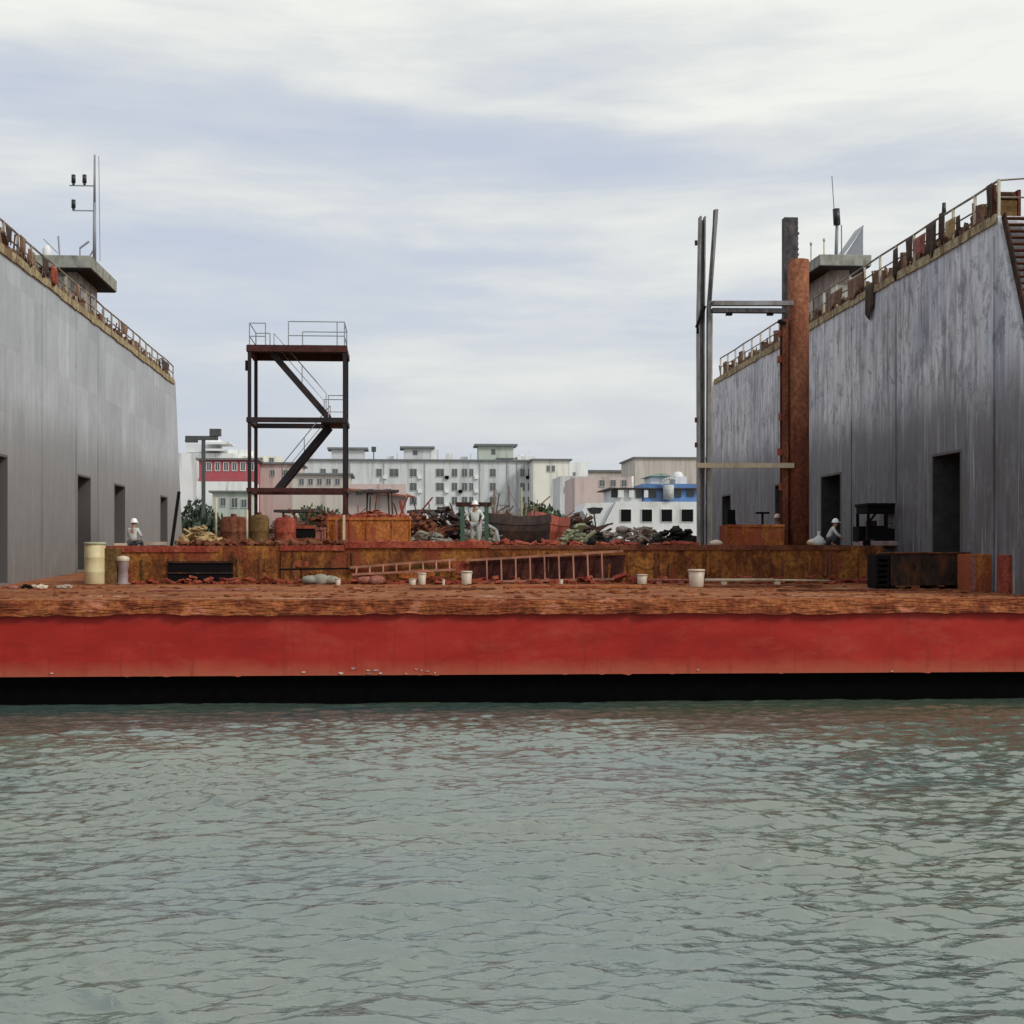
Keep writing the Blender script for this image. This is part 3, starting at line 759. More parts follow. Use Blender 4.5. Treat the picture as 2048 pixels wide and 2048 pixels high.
# ================================================================ people
def skin_mesh(name, chains, mat, parent, sub=1):
    """chains: list of (verts[(x,y,z,r)], edges) grown into one smooth surface"""
    me = bpy.data.meshes.new(name); vs = []; es = []; rs = []; roots = []
    for v, e in chains:
        k = len(vs); roots.append(k); vs += [p[:3] for p in v]; rs += [p[3] for p in v]; es += [(a+k, b+k) for a, b in e]
    me.from_pydata(vs, es, []); me.materials.append(mat)
    o = bpy.data.objects.new(name, me); C.objects.link(o); o.parent = parent
    sk = o.modifiers.new('skin', 'SKIN'); sk.use_smooth_shade = True
    if not me.skin_vertices: me.attributes  # layer is made with the modifier
    if len(me.skin_vertices) == 0:
        import bmesh
        bm = bmesh.new(); bm.from_mesh(me); bm.verts.layers.skin.verify(); bm.to_mesh(me); bm.free()
    lay = me.skin_vertices[0].data
    for i, r in enumerate(rs):
        if isinstance(r, tuple): lay[i].radius = r
        else: lay[i].radius = (r, r)
        lay[i].use_root = i in roots
    ss = o.modifiers.new('sub', 'SUBSURF'); ss.levels = sub; ss.render_levels = sub
    return o
POSE = {
 'stand': dict(pel=(0,0,.92), chest=(0,.01,1.27), neck=(0,0,1.45), head=(0,-.01,1.60), sh=.19, shz=1.39,
               el=[(-.32,.02,1.14), (.33,.04,1.15)], ha=[(-.22,-.14,.98), (.27,-.16,1.02)],
               kn=[(-.11,-.03,.49), (.12,.0,.49)], an=[(-.13,.03,.09), (.15,.05,.09)]),
 'sit': dict(pel=(0,0,.14), chest=(0,-.03,.50), neck=(0,-.06,.68), head=(0,-.09,.83), sh=.18, shz=.62,
               el=[(-.27,-.10,.38), (.27,-.10,.38)], ha=[(-.15,-.36,.36), (.17,-.34,.33)],
               kn=[(-.13,-.42,.17), (.14,-.42,.17)], an=[(-.14,-.45,-.27), (.15,-.45,-.27)]),
 'squat': dict(pel=(0,.08,.26), chest=(0,-.08,.60), neck=(0,-.15,.76), head=(0,-.20,.89), sh=.18, shz=.70,
               el=[(-.26,-.24,.50), (.26,-.24,.50)], ha=[(-.13,-.44,.34), (.13,-.46,.30)],
               kn=[(-.17,-.30,.50), (.18,-.30,.50)], an=[(-.15,-.06,.09), (.16,-.06,.09)]),
}
def person(pose, loc, rot, label, shirt, helmet, group='dock workers in hard hats', shz=1., tr='trouser'):
    p = POSE[pose]; t = thing('person', (0,0,0), label, 'person', group)
    pel, ch, nk, hd = p['pel'], p['chest'], p['neck'], p['head']; sz = p['shz']
    up = Vector(nk)-Vector(pel); waist = tuple(Vector(pel)*.55+Vector(ch)*.45)
    V = [(*pel, (.15,.11)), (*waist, (.135,.10)), (*ch, (.17,.115)), (*nk, .055), (hd[0], hd[1]-.005, hd[2]-.05, .075), (hd[0], hd[1], hd[2]+.05, .095), (hd[0], hd[1], hd[2]+.11, .06)]
    E = [(0,1),(1,2),(2,3),(3,4),(4,5),(5,6)]
    fing = []
    for s, sx in ((0,-1),(1,1)):
        el, ha, kn, an = p['el'][s], p['ha'][s], p['kn'][s], p['an'][s]
        k = len(V); cy = ch[1]*.5+nk[1]*.5
        V += [(sx*p['sh'], cy, sz, .062), (*el, .045), (*ha, .030)]
        E += [(2,k),(k,k+1),(k+1,k+2)]
        d = (Vector(ha)-Vector(el)).normalized(); pm = Vector(ha)+d*.06; V.append((*pm, .034)); E.append((k+2,k+3))
        side = Vector((sx,0,0)).cross(d).normalized()
        lens = (.062,.072,.066,.052)
        for q in range(4):
            b = pm + side*(q-1.5)*.019 - d*.02; m1 = b+d*.05; m2 = m1+(d*.6+Vector((0,-.2,-.75))).normalized()*lens[q]*.8
            fing.append(([(*b, .009), (*m1, .0085), (*m2, .007)], [(0,1),(1,2)]))
        b = Vector(ha)+d*.02; fing.append(([(*b, .010), (*(b+side*.04+d*.03), .009), (*(b+side*.05+d*.065), .008)], [(0,1),(1,2)]))
        k = len(V); V += [(sx*.09, pel[1], pel[2]-.03, .095), (*kn, .062), (*an, .042), (an[0], an[1]-.16, an[2]-.04, (.045,.03))]
        E += [(0,k),(k,k+1),(k+1,k+2),(k+2,k+3)]
    V.append((hd[0], hd[1]-.115, hd[2]-.01, .014)); E.append((4, len(V)-1))      # nose
    for sx in (-1,1): V.append((hd[0]+sx*.098, hd[1]+.01, hd[2], .018)); E.append((5, len(V)-1))
    skin_mesh('body', [(V, E)]+fing, M['skin'], t)
    e = MB()
    for sx in (-1,1): e.lathe([(0,-.011),(.010,0),(0,.011)], (hd[0]+sx*.033, hd[1]-.092, hd[2]+.012), 8)
    e.cbox((hd[0], hd[1]-.094, hd[2]-.062), (.05,.012,.010)).build('eyes_and_mouth', M['hair'], t)
    S = [(*tuple(Vector(pel)+Vector((0,0,.02))), (.175,.135)), (*waist, (.165,.125)), (*ch, (.195,.140)), (nk[0], nk[1], nk[2]-.05, .075)]
    SE = [(0,1),(1,2),(2,3)]
    for s, sx in ((0,-1),(1,1)):
        el, ha = Vector(p['el'][s]), Vector(p['ha'][s]); cf = el*.15+ha*.85; k = len(S)
        S += [(sx*p['sh'], ch[1]*.5+nk[1]*.5, sz, .080), (*el, .062), (*cf, .048)]; SE += [(2,k),(k,k+1),(k+1,k+2)]
    skin_mesh('shirt', [(S, SE)], M[shirt], t)
    T = [(pel[0], pel[1], pel[2], (.165,.125))]; TE = []
    for s, sx in ((0,-1),(1,1)):
        kn, an = Vector(p['kn'][s]), Vector(p['an'][s]); cf = kn*.12+an*.88; k = len(T)
        T += [(sx*.09, pel[1], pel[2]-.04, .112), (*kn, .080), (*cf, .062)]; TE += [(0,k),(k,k+1),(k+1,k+2)]
    skin_mesh('trousers', [(T, TE)], M[tr], t)
    for s in (0,1):
        an = p['an'][s]; skin_mesh('boot', [([(an[0], an[1]+.03, an[2]-.03, (.052,.05)), (an[0], an[1]-.09, an[2]-.045, (.05,.04)), (an[0], an[1]-.20, an[2]-.055, (.045,.03))], [(0,1),(1,2)])], M['rubber'], t)
    h = MB().lathe([(0,.175),(.05,.168),(.095,.135),(.125,.08),(.132,.03),(.135,.02),(.160,.012),(.160,.004),(.13,.004)], (hd[0], hd[1]-.005, hd[2]+.035), 20)
    h.cbox((hd[0], hd[1]-.17, hd[2]+.045), (.15,.07,.012)).build('hard_hat', M[helmet], t)
    t.location = loc; t.rotation_euler = (0,0,rot)
    return t
pp = P(950, 1092, 52.2); person('stand', (pp.x, 52.2, PLZ), R(-12), 'standing worker in white hard hat and loose grey-green jacket at platform centre', 'shirt_green', 'helmet_white', tr='trouser_pale')
pp = P(267, 1092, 50.5); person('sit', (pp.x, 50.35, PLZ), R(160), 'seated worker in white hard hat at the platform end by the left wall', 'shirt_pale', 'helmet_white')
pp = P(1660, 1092, 51.2); person('squat', (pp.x, 51.2, PLZ), R(70), 'squatting worker in white hard hat beside pale sacks right of the pipe column', 'shirt_pale', 'helmet_white')
pp = P(1549, 1092, 55.9); person('squat', (pp.x, 55.3, PLZ+.30), R(-30), 'worker in beige hard hat half hidden behind the orange tank', 'shirt_blue', 'helmet_beige')
tag(MB().box(pp.x-.4, pp.x+.4, 54.95, 55.75, PLZ, PLZ+.30).build('wooden_pallet', M['rust_brown']), 'low brown pallet under the worker behind the orange tank', 'pallet')

# heap of yellowish scrap left of tanks
def heap(pa, pb, pt, Y, mat, label, name, cat, n=40, base=PLZ, dep=1.6, stuff=False, pieces=True, sticks=0):
    a, b = P(pa, 0, Y).x, P(pb, 0, Y).x; h = P(pa, pt, Y).z-base
    m = MB()
    for k in range(n):
        u = random.random(); e = math.sin(math.pi*min(1, max(0, .06+u*.88)))**.6
        x = a+(b-a)*u; z = base+random.random()**1.2*h*e*.86
        s = random.uniform(.10, .34)
        if pieces and random.random() < .6: m.cbox((x, Y+dep*random.uniform(.1,.9), z+.06), (s*random.uniform(.8,2.2), s, s*.35), (random.uniform(-.7,.7), random.uniform(-.7,.7), random.uniform(0,3)))
        else: m.blob((x, Y+dep*random.uniform(.1,.9), max(base+.08, z)), (s*random.uniform(.5,1.3), s*.8, s*random.uniform(.3,.6)), 2, .32)
    for k in range(sticks):
        x = a+(b-a)*random.uniform(.06, .94); z = base+h*random.uniform(.05, .5); an = random.uniform(0, 3.1416); ln = h*random.uniform(.5, 1.15); yq = Y+dep*random.uniform(.05, .9)
        m.bar((x, yq, z), (x+math.cos(an)*ln*.9, yq+random.uniform(-.3,.3), z+math.sin(an)*ln*.75), random.uniform(.04,.10), random.uniform(.04,.14))
    o = m.build(name, M[mat], at=((a+b)/2, Y+dep/2, base)); tag(o, label, cat)
    if stuff: o['kind'] = 'stuff'
    return o
# ================================================================ things standing on the platform
def ptank(name, pa, pb, pt, pbtm, Y, mat, label, cat, shape='cyl', dep=None, base=None):
    a, b = P(pa, pbtm, Y), P(pb, pbtm, Y); z0 = PLZ if base is None else base; z1 = P(pa, pt, Y).z; w = b.x-a.x; cx = (a.x+b.x)/2
    dep = dep or w
    t = thing(name, (cx, Y+dep/2, z0), label, cat)
    if shape == 'cyl':
        r = w/2
        MB().lathe([(0,0),(r,.0),(r,.05),(r*.985,.06),(r*.985,(z1-z0)*.45),(r,(z1-z0)*.46),(r,(z1-z0)*.49),(r*.985,(z1-z0)*.5),(r*.985,z1-z0-.18),(r*.8,z1-z0-.04),(0,z1-z0)], (cx, Y+r, z0), 24).build('shell', M[mat], t)
        MB().tube((cx, Y+r, z1-.06), (cx, Y+r, z1+.08), r*.22, n=12).build('lid', M['rust_brown'], t)
    elif shape == 'hopper':
        MB().prism([(a.x+w*.28, z0), (b.x, z0), (b.x, z1-.08), (b.x-.1, z1), (a.x+w*.42, z1), (a.x, z0+(z1-z0)*.38), (a.x, z0+.15)], Y, Y+dep, 'y').build('shell', M[mat], t, bevel=.03)
        MB().box(a.x+w*.5, b.x-.15, Y-.04, Y-.002, z0+.2, z1-.25).build('front_panel', M['rust_olive'], t)
    elif shape == 'box':
        MB().box(a.x, b.x, Y, Y+dep, z0, z1).build('shell', M[mat], t, bevel=.025)
        n = max(2, int(w/.7))
        for k in range(n+1):
            x = a.x+.03+(w-.06)*k/n + (random.uniform(-.12,.12) if 0 < k < n else 0); MB().box(x-.025, x+.025, Y-.04, Y-.001, z0+.02, z1-.075, .006).build('rib', M[mat], t)
        MB().box(a.x-.02, b.x+.02, Y-.055, Y-.002, z1-.07, z1+.02, .015).build('top_rim', M[mat], t)
    elif shape == 'bin':
        m = MB(); th = .04
        m.box(a.x, b.x, Y, Y+th, z0+.1, z1).box(a.x, b.x, Y+dep-th, Y+dep, z0+.1, z1).box(a.x, a.x+th, Y+th, Y+dep-th, z0+.1, z1).box(b.x-th, b.x, Y+th, Y+dep-th, z0+.1, z1).box(a.x, b.x, Y, Y+dep, z0+.05, z0+.1)
        m.build('shell', M[mat], t)
        MB().box(a.x-.04, b.x+.04, Y-.05, Y-.001, z1-.10, z1+.02).build('rim', M['rust_red'], t)
        m = MB()
        for x in (a.x+.1, b.x-.1): m.box(x-.05, x+.05, Y+.02, Y+dep-.02, z0, z0+.05)
        m.build('skids', M['black'], t)
    return t
TZ = 51.5
ptank('tank', 436, 492, 1031, 1092, 51.2, 'rust_brown', 'widest red-brown upright drum tank, leftmost of the tank row', 'tank', 'cyl')
ptank('tank', 497, 537, 1028, 1092, 51.3, 'rust_olive', 'olive-brown upright drum tank with domed top under the stair tower', 'tank', 'cyl')
ptank('tank', 546, 591, 1033, 1092, 51.2, 'rust_red', 'reddish upright drum tank standing right of the olive drum tank', 'tank', 'cyl')
ptank('bin', 592, 628, 1052, 1076, 51.6, 'black', 'small black open crate between the reddish drum tank and the orange skip', 'crate', 'bin', .7, base=PLZ+.30)
tag(MB().box(P(590,0,51.5).x, P(640,0,51.5).x, 51.45, 52.5, PLZ, PLZ+.298).build('steel_plinth', M['rust_brown'], bevel=.02), 'dark brown plinth holding up the small black crate', 'plinth')
ptank('tank', 631, 651, 1056, 1092, 51.9, 'rust_pink', 'narrow faded pink cabinet beside the small black crate', 'cabinet', 'box', .5)
sk = ptank('skip', 655, 822, 1036, 1084, 52.6, 'rust_orange', 'long orange rusty skip with ragged top edge and a pale upright post', 'skip', 'box', 1.6)
a = P(688, 1030, 52.4)
MB().box(a.x-.05, a.x+.05, 52.38, 52.48, PLZ, a.z).build('pale_post', M['beam_cream'], sk)
a = P(673, 1040, 52.4)
MB().box(a.x-.04, a.x+.04, 52.38, 52.48, PLZ, a.z).build('pale_post', M['rust_pink'], sk)
m = MB()
for k in range(22):
    x = P(662+k*7.3, 0, 52.6).x; z = P(0, 1036, 52.6).z; m.cbox((x, 53.+random.uniform(-.3,.3), z+random.uniform(-.02,.10)), (random.uniform(.1,.3), random.uniform(.1,.4), random.uniform(.05,.25)), (random.uniform(-.3,.3), random.uniform(-.5,.5), random.uniform(0,3)))
tag(m.build('scrap_metal', M['rust_red']), 'jagged red-brown scrap pieces heaped inside the long orange skip', 'scrap', kind='stuff')
# orange tank in front of the far right wall
ot = ptank('tank', 1452, 1568, 1050, 1090, 53.2, 'rust_orange', 'orange rusty tank lying low between guide posts and pipe column', 'tank', 'box', 1.1)
a = P(1525, 1024, 55.9); b = P(1525, 1052, 55.9)
t = thing('capstan_stand', (a.x, 55.9, PLZ), 'dark T-shaped steel stand rising behind the orange tank', 'stand')
MB().tube((a.x, 55.9, PLZ), (a.x, 55.9, a.z-.08), .05, n=8).build('stem', M['black'], t)
MB().box(a.x-.28, a.x+.28, 55.8, 56.0, a.z-.08, a.z).build('top_plate', M['black'], t)
a = P(1455, 1015, 57.5)
tag(MB().box(a.x-.03, a.x+.32, 57.4, 57.8, PLZ, a.z-.1).prism([(a.x, a.z-.1), (a.x+.3, a.z-.35), (a.x+.5, PLZ+.2), (a.x+.5, PLZ)], 57.42, 57.7, 'y').build('steel_bracket', M['black']), 'black upright bracket standing before the farthest right doorway', 'bracket')

def sackpile(cx, Y, z, w, h, mat, label, name='sack', cat='sack', n=3, d=.5):
    m = MB()
    for k in range(n):
        m.blob((cx+(k-(n-1)/2)*w/n*.8+random.uniform(-.03,.03), Y+random.uniform(-.08,.08), z+h*.42), (w/n*.75, d*.6, h*.5*random.uniform(.75,1.1)), 3, .05)
    o = m.build(name, M[mat], at=(cx, Y, z)); o.data.polygons.foreach_set('use_smooth', [True]*len(o.data.polygons))
    return tag(o, label, cat)
a = P(1632, 1092, 50.9); sackpile(a.x, 50.9, PLZ, .5, .36, 'white_plastic', 'white knotted sack left of the squatting worker', n=1)
o = MB().lathe([(0,0),(.20,.02),(.24,.16),(.18,.32),(.07,.40),(.05,.48),(.07,.56),(0,.58)], (a.x+.02, 50.62, PLZ), 14).build('sack', M['shirt_pale']); tag(o, 'small tied white bag propped against the white knotted sack', 'bag')
a = P(1433, 1092, 50.6); sackpile(a.x, 50.6, PLZ, .34, .27, 'white_plastic', 'small cream bag at the foot of the guide posts', n=1, d=.3)

# forklift -----------------------------------------------------------------
FY = 52.5
a, b = P(1727, 1092, FY), P(1820, 1092, FY); fx = (a.x+b.x)/2; fw = b.x-a.x
fk = thing('forklift', (fx, FY+.9, PLZ), 'black-framed forklift truck with pinkish deck parked on the platform beside the right wall', 'forklift')
zc = P(1727, 1006, FY).z; zb = P(0+1727, 1082, FY).z
m = MB(); cw = fw*.82; x0, x1 = fx-cw/2, fx+cw/2
m.box(x0-.02, x1+.06, FY+.0, FY+1.5, zc-.12, zc).box(x0+.02, x1-.02, FY+.05, FY+1.4, zc-.40, zc-.121)
m.build('roof', M['black'], fk, bevel=.02)
for x in (x0+.06, x1-.06):
    for y in (FY+.1, FY+1.35): MB().box(x-.05, x+.05, y-.05, y+.05, zb+.002, zc-.401).build('cab_post', M['black'], fk)
MB().box(fx-.07, fx+.07, FY+.06, FY+.16, zb+.002, zc-.401).build('mast', M['black'], fk)
MB().box(x0+.11, fx-.071, FY+.07, FY+.15, zb+.02, zb+.62).build('front_panel', M['black'], fk); MB().box(fx+.071, x1-.11, FY+.07, FY+.15, zb+.02, zb+.50).build('front_panel', M['black'], fk)
MB().bar((x0+.15, FY+.11, zc-.7), (x0+.45, FY+.11, zc-.3), .08).build('brace', M['black'], fk)
m = MB(); m.box(x0+.25, x0+.75, FY+.55, FY+.95, zb, zb+.42).box(x0+.28, x0+.72, FY+.9, FY+1.02, zb+.42, zb+.85)
m.build('seat', M['charcoal'], fk, bevel=.03)
w = MB().tube((fx+.25, FY+.35, zb+.0), (fx+.3, FY+.45, zb+.55), .03, n=8)
for k in range(12):
    t0, t1 = k*math.pi/6, (k+1)*math.pi/6
    w.tube((fx+.3+.16*math.cos(t0), FY+.45+.03*math.sin(t0), zb+.58+.15*math.sin(t0)), (fx+.3+.16*math.cos(t1), FY+.45+.03*math.sin(t1), zb+.58+.15*math.sin(t1)), .015, n=6)
w.build('steering_wheel', M['black'], fk)
bx0, bx1 = P(1738, 0, FY).x, P(1826, 0, FY).x
MB().box(bx0, bx1-.3, FY-.15, FY+1.9, zb-.20, zb-.002).build('body', M['pink_primer'], fk, bevel=.03)
MB().box(bx1-.298, bx1, FY-.15, FY+1.9, zb-.24, zb-.002).build('counterweight', M['yellow_paint'], fk, bevel=.04)
MB().box(x0+.02, x1-.02, FY+1.10, FY+1.85, zb+.003, zb+.62).box(x0+.10, x1-.10, FY+1.86, FY+1.95, zb+.05, zb+.5).build('engine_cover', M['black'], fk, bevel=.03)
for x in (bx0+.15, bx1-.35):
    for y in (FY+.15, FY+1.5):
        MB().tube((x-.09, y, PLZ+.17), (x+.09, y, PLZ+.17), .17, n=16).build('wheel', M['rubber'], fk)
m = MB()
for x in (x0-.18, x0-.02): m.box(x-.03, x+.03, FY-.25, FY-.17, PLZ, zb+.1)
m.box(x0-.25, x0+.05, FY-.16, FY-.12, PLZ+.05, PLZ+.25).build('fork_carriage', M['black'], fk)

# ================================================================ things on the deck in front
# big dark container and orange box
CY = 45.4
a, b = P(1781, 1170, CY), P(1938, 1170, CY); z0 = deckz(CY)+.12; z1 = P(1800, 1104, CY).z
ct = thing('container', ((a.x+b.x)/2, CY+.8, deckz(CY)), 'long charcoal steel container raised on short legs at the platform end', 'container')
MB().box(a.x+.02, b.x-.14, CY, CY+1.3, z0, z1-.05).build('body', M['charcoal'], ct, bevel=.02)
MB().box(a.x-.02, b.x+.02, CY-.05, CY+1.35, z1-.048, z1).build('rim', M['rust_brown'], ct)
MB().box(b.x-.138, b.x, CY-.03, CY+1.3, z0, z1-.05).build('end_post', M['rust_red'], ct)
for x in (a.x+.12, (a.x+b.x)/2+.2, b.x-.3): MB().box(x-.08, x+.08, CY+.03, CY+1.2, deckz(CY)-.01, z0-.002).build('leg', M['black'], ct)
m = MB()
for k in range(6):
    w = random.uniform(.32, .46); m.cbox((a.x-.26, CY+.5, deckz(CY)+.14+k*.19), (w, .9, .10), (0, random.uniform(-.05,.05), random.uniform(-.1,.1)))
m.box(a.x-.5, a.x-.42, CY+.04, CY+.9, deckz(CY), deckz(CY)+1.2).box(a.x-.10, a.x-.03, CY+.04, CY+.9, deckz(CY), deckz(CY)+1.2)
tag(m.build('plate_rack', M['black']), 'black rack of stacked plates at the left end of the charcoal container', 'rack')
OY = 43.9
a, b = P(1942, 1166, OY), P(2018, 1166, OY)
t = thing('steel_box', ((a.x+b.x)/2, OY+.6, deckz(OY)), 'bright orange rusted steel box right of the charcoal container', 'steel box')
MB().box(a.x, b.x, OY, OY+1.1, deckz(OY)-.01, P(1942, 1108, OY).z).build('body', M['rust_orange'], t, bevel=.02)
MB().box(a.x-.02, a.x+.14, OY-.04, OY-.002, deckz(OY)+.02, P(1942, 1112, OY).z).build('corner_strip', M['rust_pink'], t)
OY = 42.3
a, b = P(2019, 1166, OY), P(2052, 1166, OY)
t = thing('steel_box', ((a.x+b.x)/2, OY+.6, deckz(OY)), 'red-brown rusted steel box at the right picture edge', 'steel box')
MB().box(a.x, b.x, OY+.1, OY+.9, deckz(OY)-.01, P(2019, 1110, OY).z).build('body', M['rust_red'], t, bevel=.02)
MB().box(a.x+.1, a.x+.4, OY+.05, OY+.098, deckz(OY)+.1, deckz(OY)+.7).build('patch', M['rust_orange'], t)
m = MB(); 
for k in range(5):
    A, B = P(1990+k*9, 1108-k*2, 43.9+k*.15), P(2062, 1074+k*6, 42.4+k*.15); m.tube(A, B, .035, n=6)
tag(m.build('pipe_bundle', M['beam_grey']), 'loose grey pipes sloping up beside the right wall end', 'pipes')

# cream drum, bollard
a, b = P(163, 1155, 48.8), P(207, 1155, 48.8); r = (b.x-a.x)/2; z0 = deckz(48.8+r)
t = thing('plastic_drum', ((a.x+b.x)/2, 48.8+r, z0), 'tall cream plastic drum standing at the left end of the platform', 'drum')
h = P(180, 1084, 48.8).z-z0; r *= .96
MB().lathe([(0,0),(r*.9,0),(r,.05),(r,h*.28),(r*1.03,h*.30),(r,h*.32),(r,h*.62),(r*1.03,h*.64),(r,h*.66),(r,h*.92),(r*.92,h*.97),(0,h*.97)], t.location, 28).build('barrel', M['cream_plastic'], t)
MB().lathe([(r*.95,h*.93),(r*1.06,h*.94),(r*1.06,h*.99),(r*.9,h),(0,h)], t.location, 28).build('lid', M['tarp_green'], t)
a = P(246, 1165, 49.2); z0 = deckz(49.2)
t = thing('bollard', (a.x, 49.2, z0), 'mauve-grey mooring bollard with a pale cap before the platform', 'bollard')
MB().lathe([(0,0),(.24,0),(.24,.05),(.19,.08),(.18,.55),(.22,.75),(.21,.88)], (a.x, 49.2, z0), 20).build('post', M['bollard'], t)
MB().lathe([(.23,.86),(.25,.93),(.20,1.02),(0,1.06)], (a.x, 49.2, z0), 20).build('cap', M['white_plastic'], t)
# olive box between drum and bollard
a, b = P(208, 1160, 49.3), P(236, 1160, 49.3)
tag(MB().box(a.x, b.x, 49.1, 49.85, deckz(49.5)-.01, P(208, 1096, 49.1).z).build('steel_cabinet', M['rust_olive'], bevel=.02), 'olive-brown steel cabinet between the cream drum and the bollard', 'cabinet')
# planks with pale dust on the platform end
for (pa, pb, z, mt, lb) in ((228, 262, .10, 'white_plastic', 'pale dusty plank lying left of the seated worker'), (290, 330, .16, 'tarp_beige', 'pale folded canvas on the platform right of the seated worker')):
    A, B = P(pa, 0, 50.2), P(pb, 0, 50.2)
    o = MB()
    for k in range(5): o.cbox(((A.x+B.x)/2+random.uniform(-.04,.04), 50.3+k*.13, PLZ+.004+z/2), (B.x-A.x, .12, z*random.uniform(.7,1)), (0,0,random.uniform(-.04,.04)))
    tag(o.build('plank' if pa < 280 else 'folded_canvas', M[mt]), lb, 'plank' if pa < 280 else 'canvas')
# leaning dark pole
A, B = P(343, 1092, 51.0), P(358, 984, 52.2)
tag(MB().bar((A.x, 51.0, PLZ), (B.x, 52.2, B.z), .11, .09).build('leaning_pole', M['black']), 'dark pole leaning to the right beside the far end of the left wall', 'pole')
m = MB(); rs_ = random.Random(5)
for k in range(420):
    px = rs_.uniform(212, 1760); Yq = 49.85-rs_.random()**2*.8; a = P(px, 0, Yq); q_ = rs_.uniform(.04, .16)
    m.cbox((a.x, Yq, deckz(Yq)+q_*.25+rs_.random()**3*.22), (q_*rs_.uniform(1,3.5), q_*1.3, q_*rs_.uniform(.3,.9)), (rs_.uniform(-.5,.5), rs_.uniform(-.4,.4), rs_.uniform(-1,1)))
tag(m.build('rust_debris', M['rust_red'], at=(3, 49.6, 3.4)), 'broken rust scale and scrap banked against the platform face', 'rust debris', kind='stuff')
heap(352, 438, 1050, 51.0, 'sack', 'yellowish-brown heap of sacks and scrap left of the tank row', 'scrap_heap', 'scrap heap', 60, stuff=True)
heap(360, 700, 1086, 50.25, 'rust_brown', 'low brown scatter of scrap along the platform front under the tanks', 'scrap_scatter', 'scrap', 90, dep=.8, stuff=True)
heap(700, 1400, 1088, 50.4, 'rust_red', 'low red-brown scatter of scrap along the platform centre', 'scrap_scatter', 'scrap', 110, dep=1.2, stuff=True)

# ladders leaning on edge against the platform face
def ladder(A1, A2, B1, B2, n, Y0_, Y1_, label, rail=.085, rung=.055, x2=None, mat='ladder_pink'):
    """A = top rail ends, B = lower rail ends, all (px, py)"""
    T1, T2 = P(*A1, Y1_), P(*A2, Y1_); L1, L2 = P(*B1, Y0_), P(*B2, Y0_)
    t = thing('ladder', ((L1.x+L2.x)/2, Y0_, min(L1.z, L2.z)), label, 'ladder', 'steel ladders against the platform')
    MB().bar(T1, T2, .06, rail).build('top_rail', M[mat], t); MB().bar(L1, L2, .05, rail).build('bottom_rail', M[mat], t)
    for k in range(n):
        u = (k+.5)/n; a = T1.lerp(T2, (u*(T2.x-T1.x)+0)/(T2.x-T1.x)); 
        x = a.x; v = (x-L1.x)/(L2.x-L1.x)
        if not 0 <= v <= 1: continue
        b = L1.lerp(L2, v); MB().bar(a, b, rung, rung, up=(1,0,0)).build('rung', M[mat], t)
    return t
ladder((930, 1121), (1246, 1102), (950, 1164), (1228, 1158), 11, 49.55, 49.80, 'large pinkish steel ladder on edge against the platform, with long rungs')
ladder((700, 1135), (912, 1119), (704, 1149), (912, 1139), 8, 49.45, 49.80, 'low narrow steel ladder on edge left of the large ladder')
A, B = P(560, 1139, 49.3), P(700, 1137, 49.3)
tag(MB().bar(A, B, .10, .07).build('steel_bar', M['black']), 'dark steel bar continuing left from the low ladder', 'bar')
# dark maroon panel behind the large ladder, a recess's shade put into its colour
A, B = P(936, 1162, PY), P(1250, 1116, PY)
MB().prism([(A.x, max(A.z, deckz(PY)+.02)), (B.x-.1, max(A.z, deckz(PY)+.02)), (B.x, B.z+.12), (A.x+.1, B.z-.04)], PY-.050, PY-.024, 'y').build('bay_shade_panel', M['bay_shade'], plat)
# grey bags behind/below the small ladder
a = P(640, 1165, 49.0); sackpile(a.x, 49.0, deckz(49.), 1.3, .42, 'grey_bag', 'dusty grey canvas bags lying below the dark steel bar', 'canvas_bag', 'bags', 3, .4)
a = P(742, 1165, 49.1); sackpile(a.x, 49.1, deckz(49.), .9, .36, 'rust_pink', 'pinkish dusty bundle in front of the low ladder', 'canvas_bundle', 'bundle', 2, .4)
# buckets
def bucket(px, py, w, h, Y, label, mat='white_plastic', box=False):
    a = P(px, py, Y); s = depth(a.x, Y)/F; W_, H_ = w*s, h*s; z = deckz(Y)+.004
    t = thing('bucket', (a.x, Y, z), label, 'bucket', 'white plastic buckets on the deck')
    MB().lathe([(0,0),(W_*.40,0),(W_*.42,.02),(W_*.49,H_),(W_*.46,H_),(W_*.40,.03),(0,.03)], t.location, 20).build('pail', M[mat], t)
    MB().lathe([(W_*.49,H_*.88),(W_*.54,H_*.89),(W_*.54,H_*.96),(W_*.49,H_*.97)], t.location, 20).build('rim', M[mat], t)
    m = MB(); pts = [(a.x+W_*.52*math.cos(q), Y-W_*.25*math.sin(q), z+H_*.9-W_*.45*math.sin(q)) for q in np.linspace(0, math.pi, 9)]
    m.path(pts, .008, 5).build('handle', M['steel_grey'], t)
    return t
bucket(933, 1165, 23, 28, 48.6, 'cream bucket standing alone near the left end of the large ladder')
bucket(844, 1165, 17, 24, 48.7, 'taller white bucket of the pair before the low ladder')
bucket(825, 1166, 15, 13, 48.4, 'squat white bucket left of the taller bucket before the low ladder')
bucket(1284, 1162, 22, 20, 48.9, 'pinkish white bucket beside the pale hose right of the large ladder')
bucket(676, 1164, 11, 14, 48.3, 'tiny white pot among the grey bags')
bucket(1122, 1160, 9, 10, 48.9, 'tiny pale pot under the rungs of the large ladder')
bucket(1393, 1172, 33, 36, 46.8, 'biggest white bucket, square-looking, below the guide posts')
bucket(887, 1165, 6, 12, 48.2, 'thin pale can between the cream bucket and the white pair')
A, B = P(1296, 1152, 48.9), P(1378, 1153, 48.9)
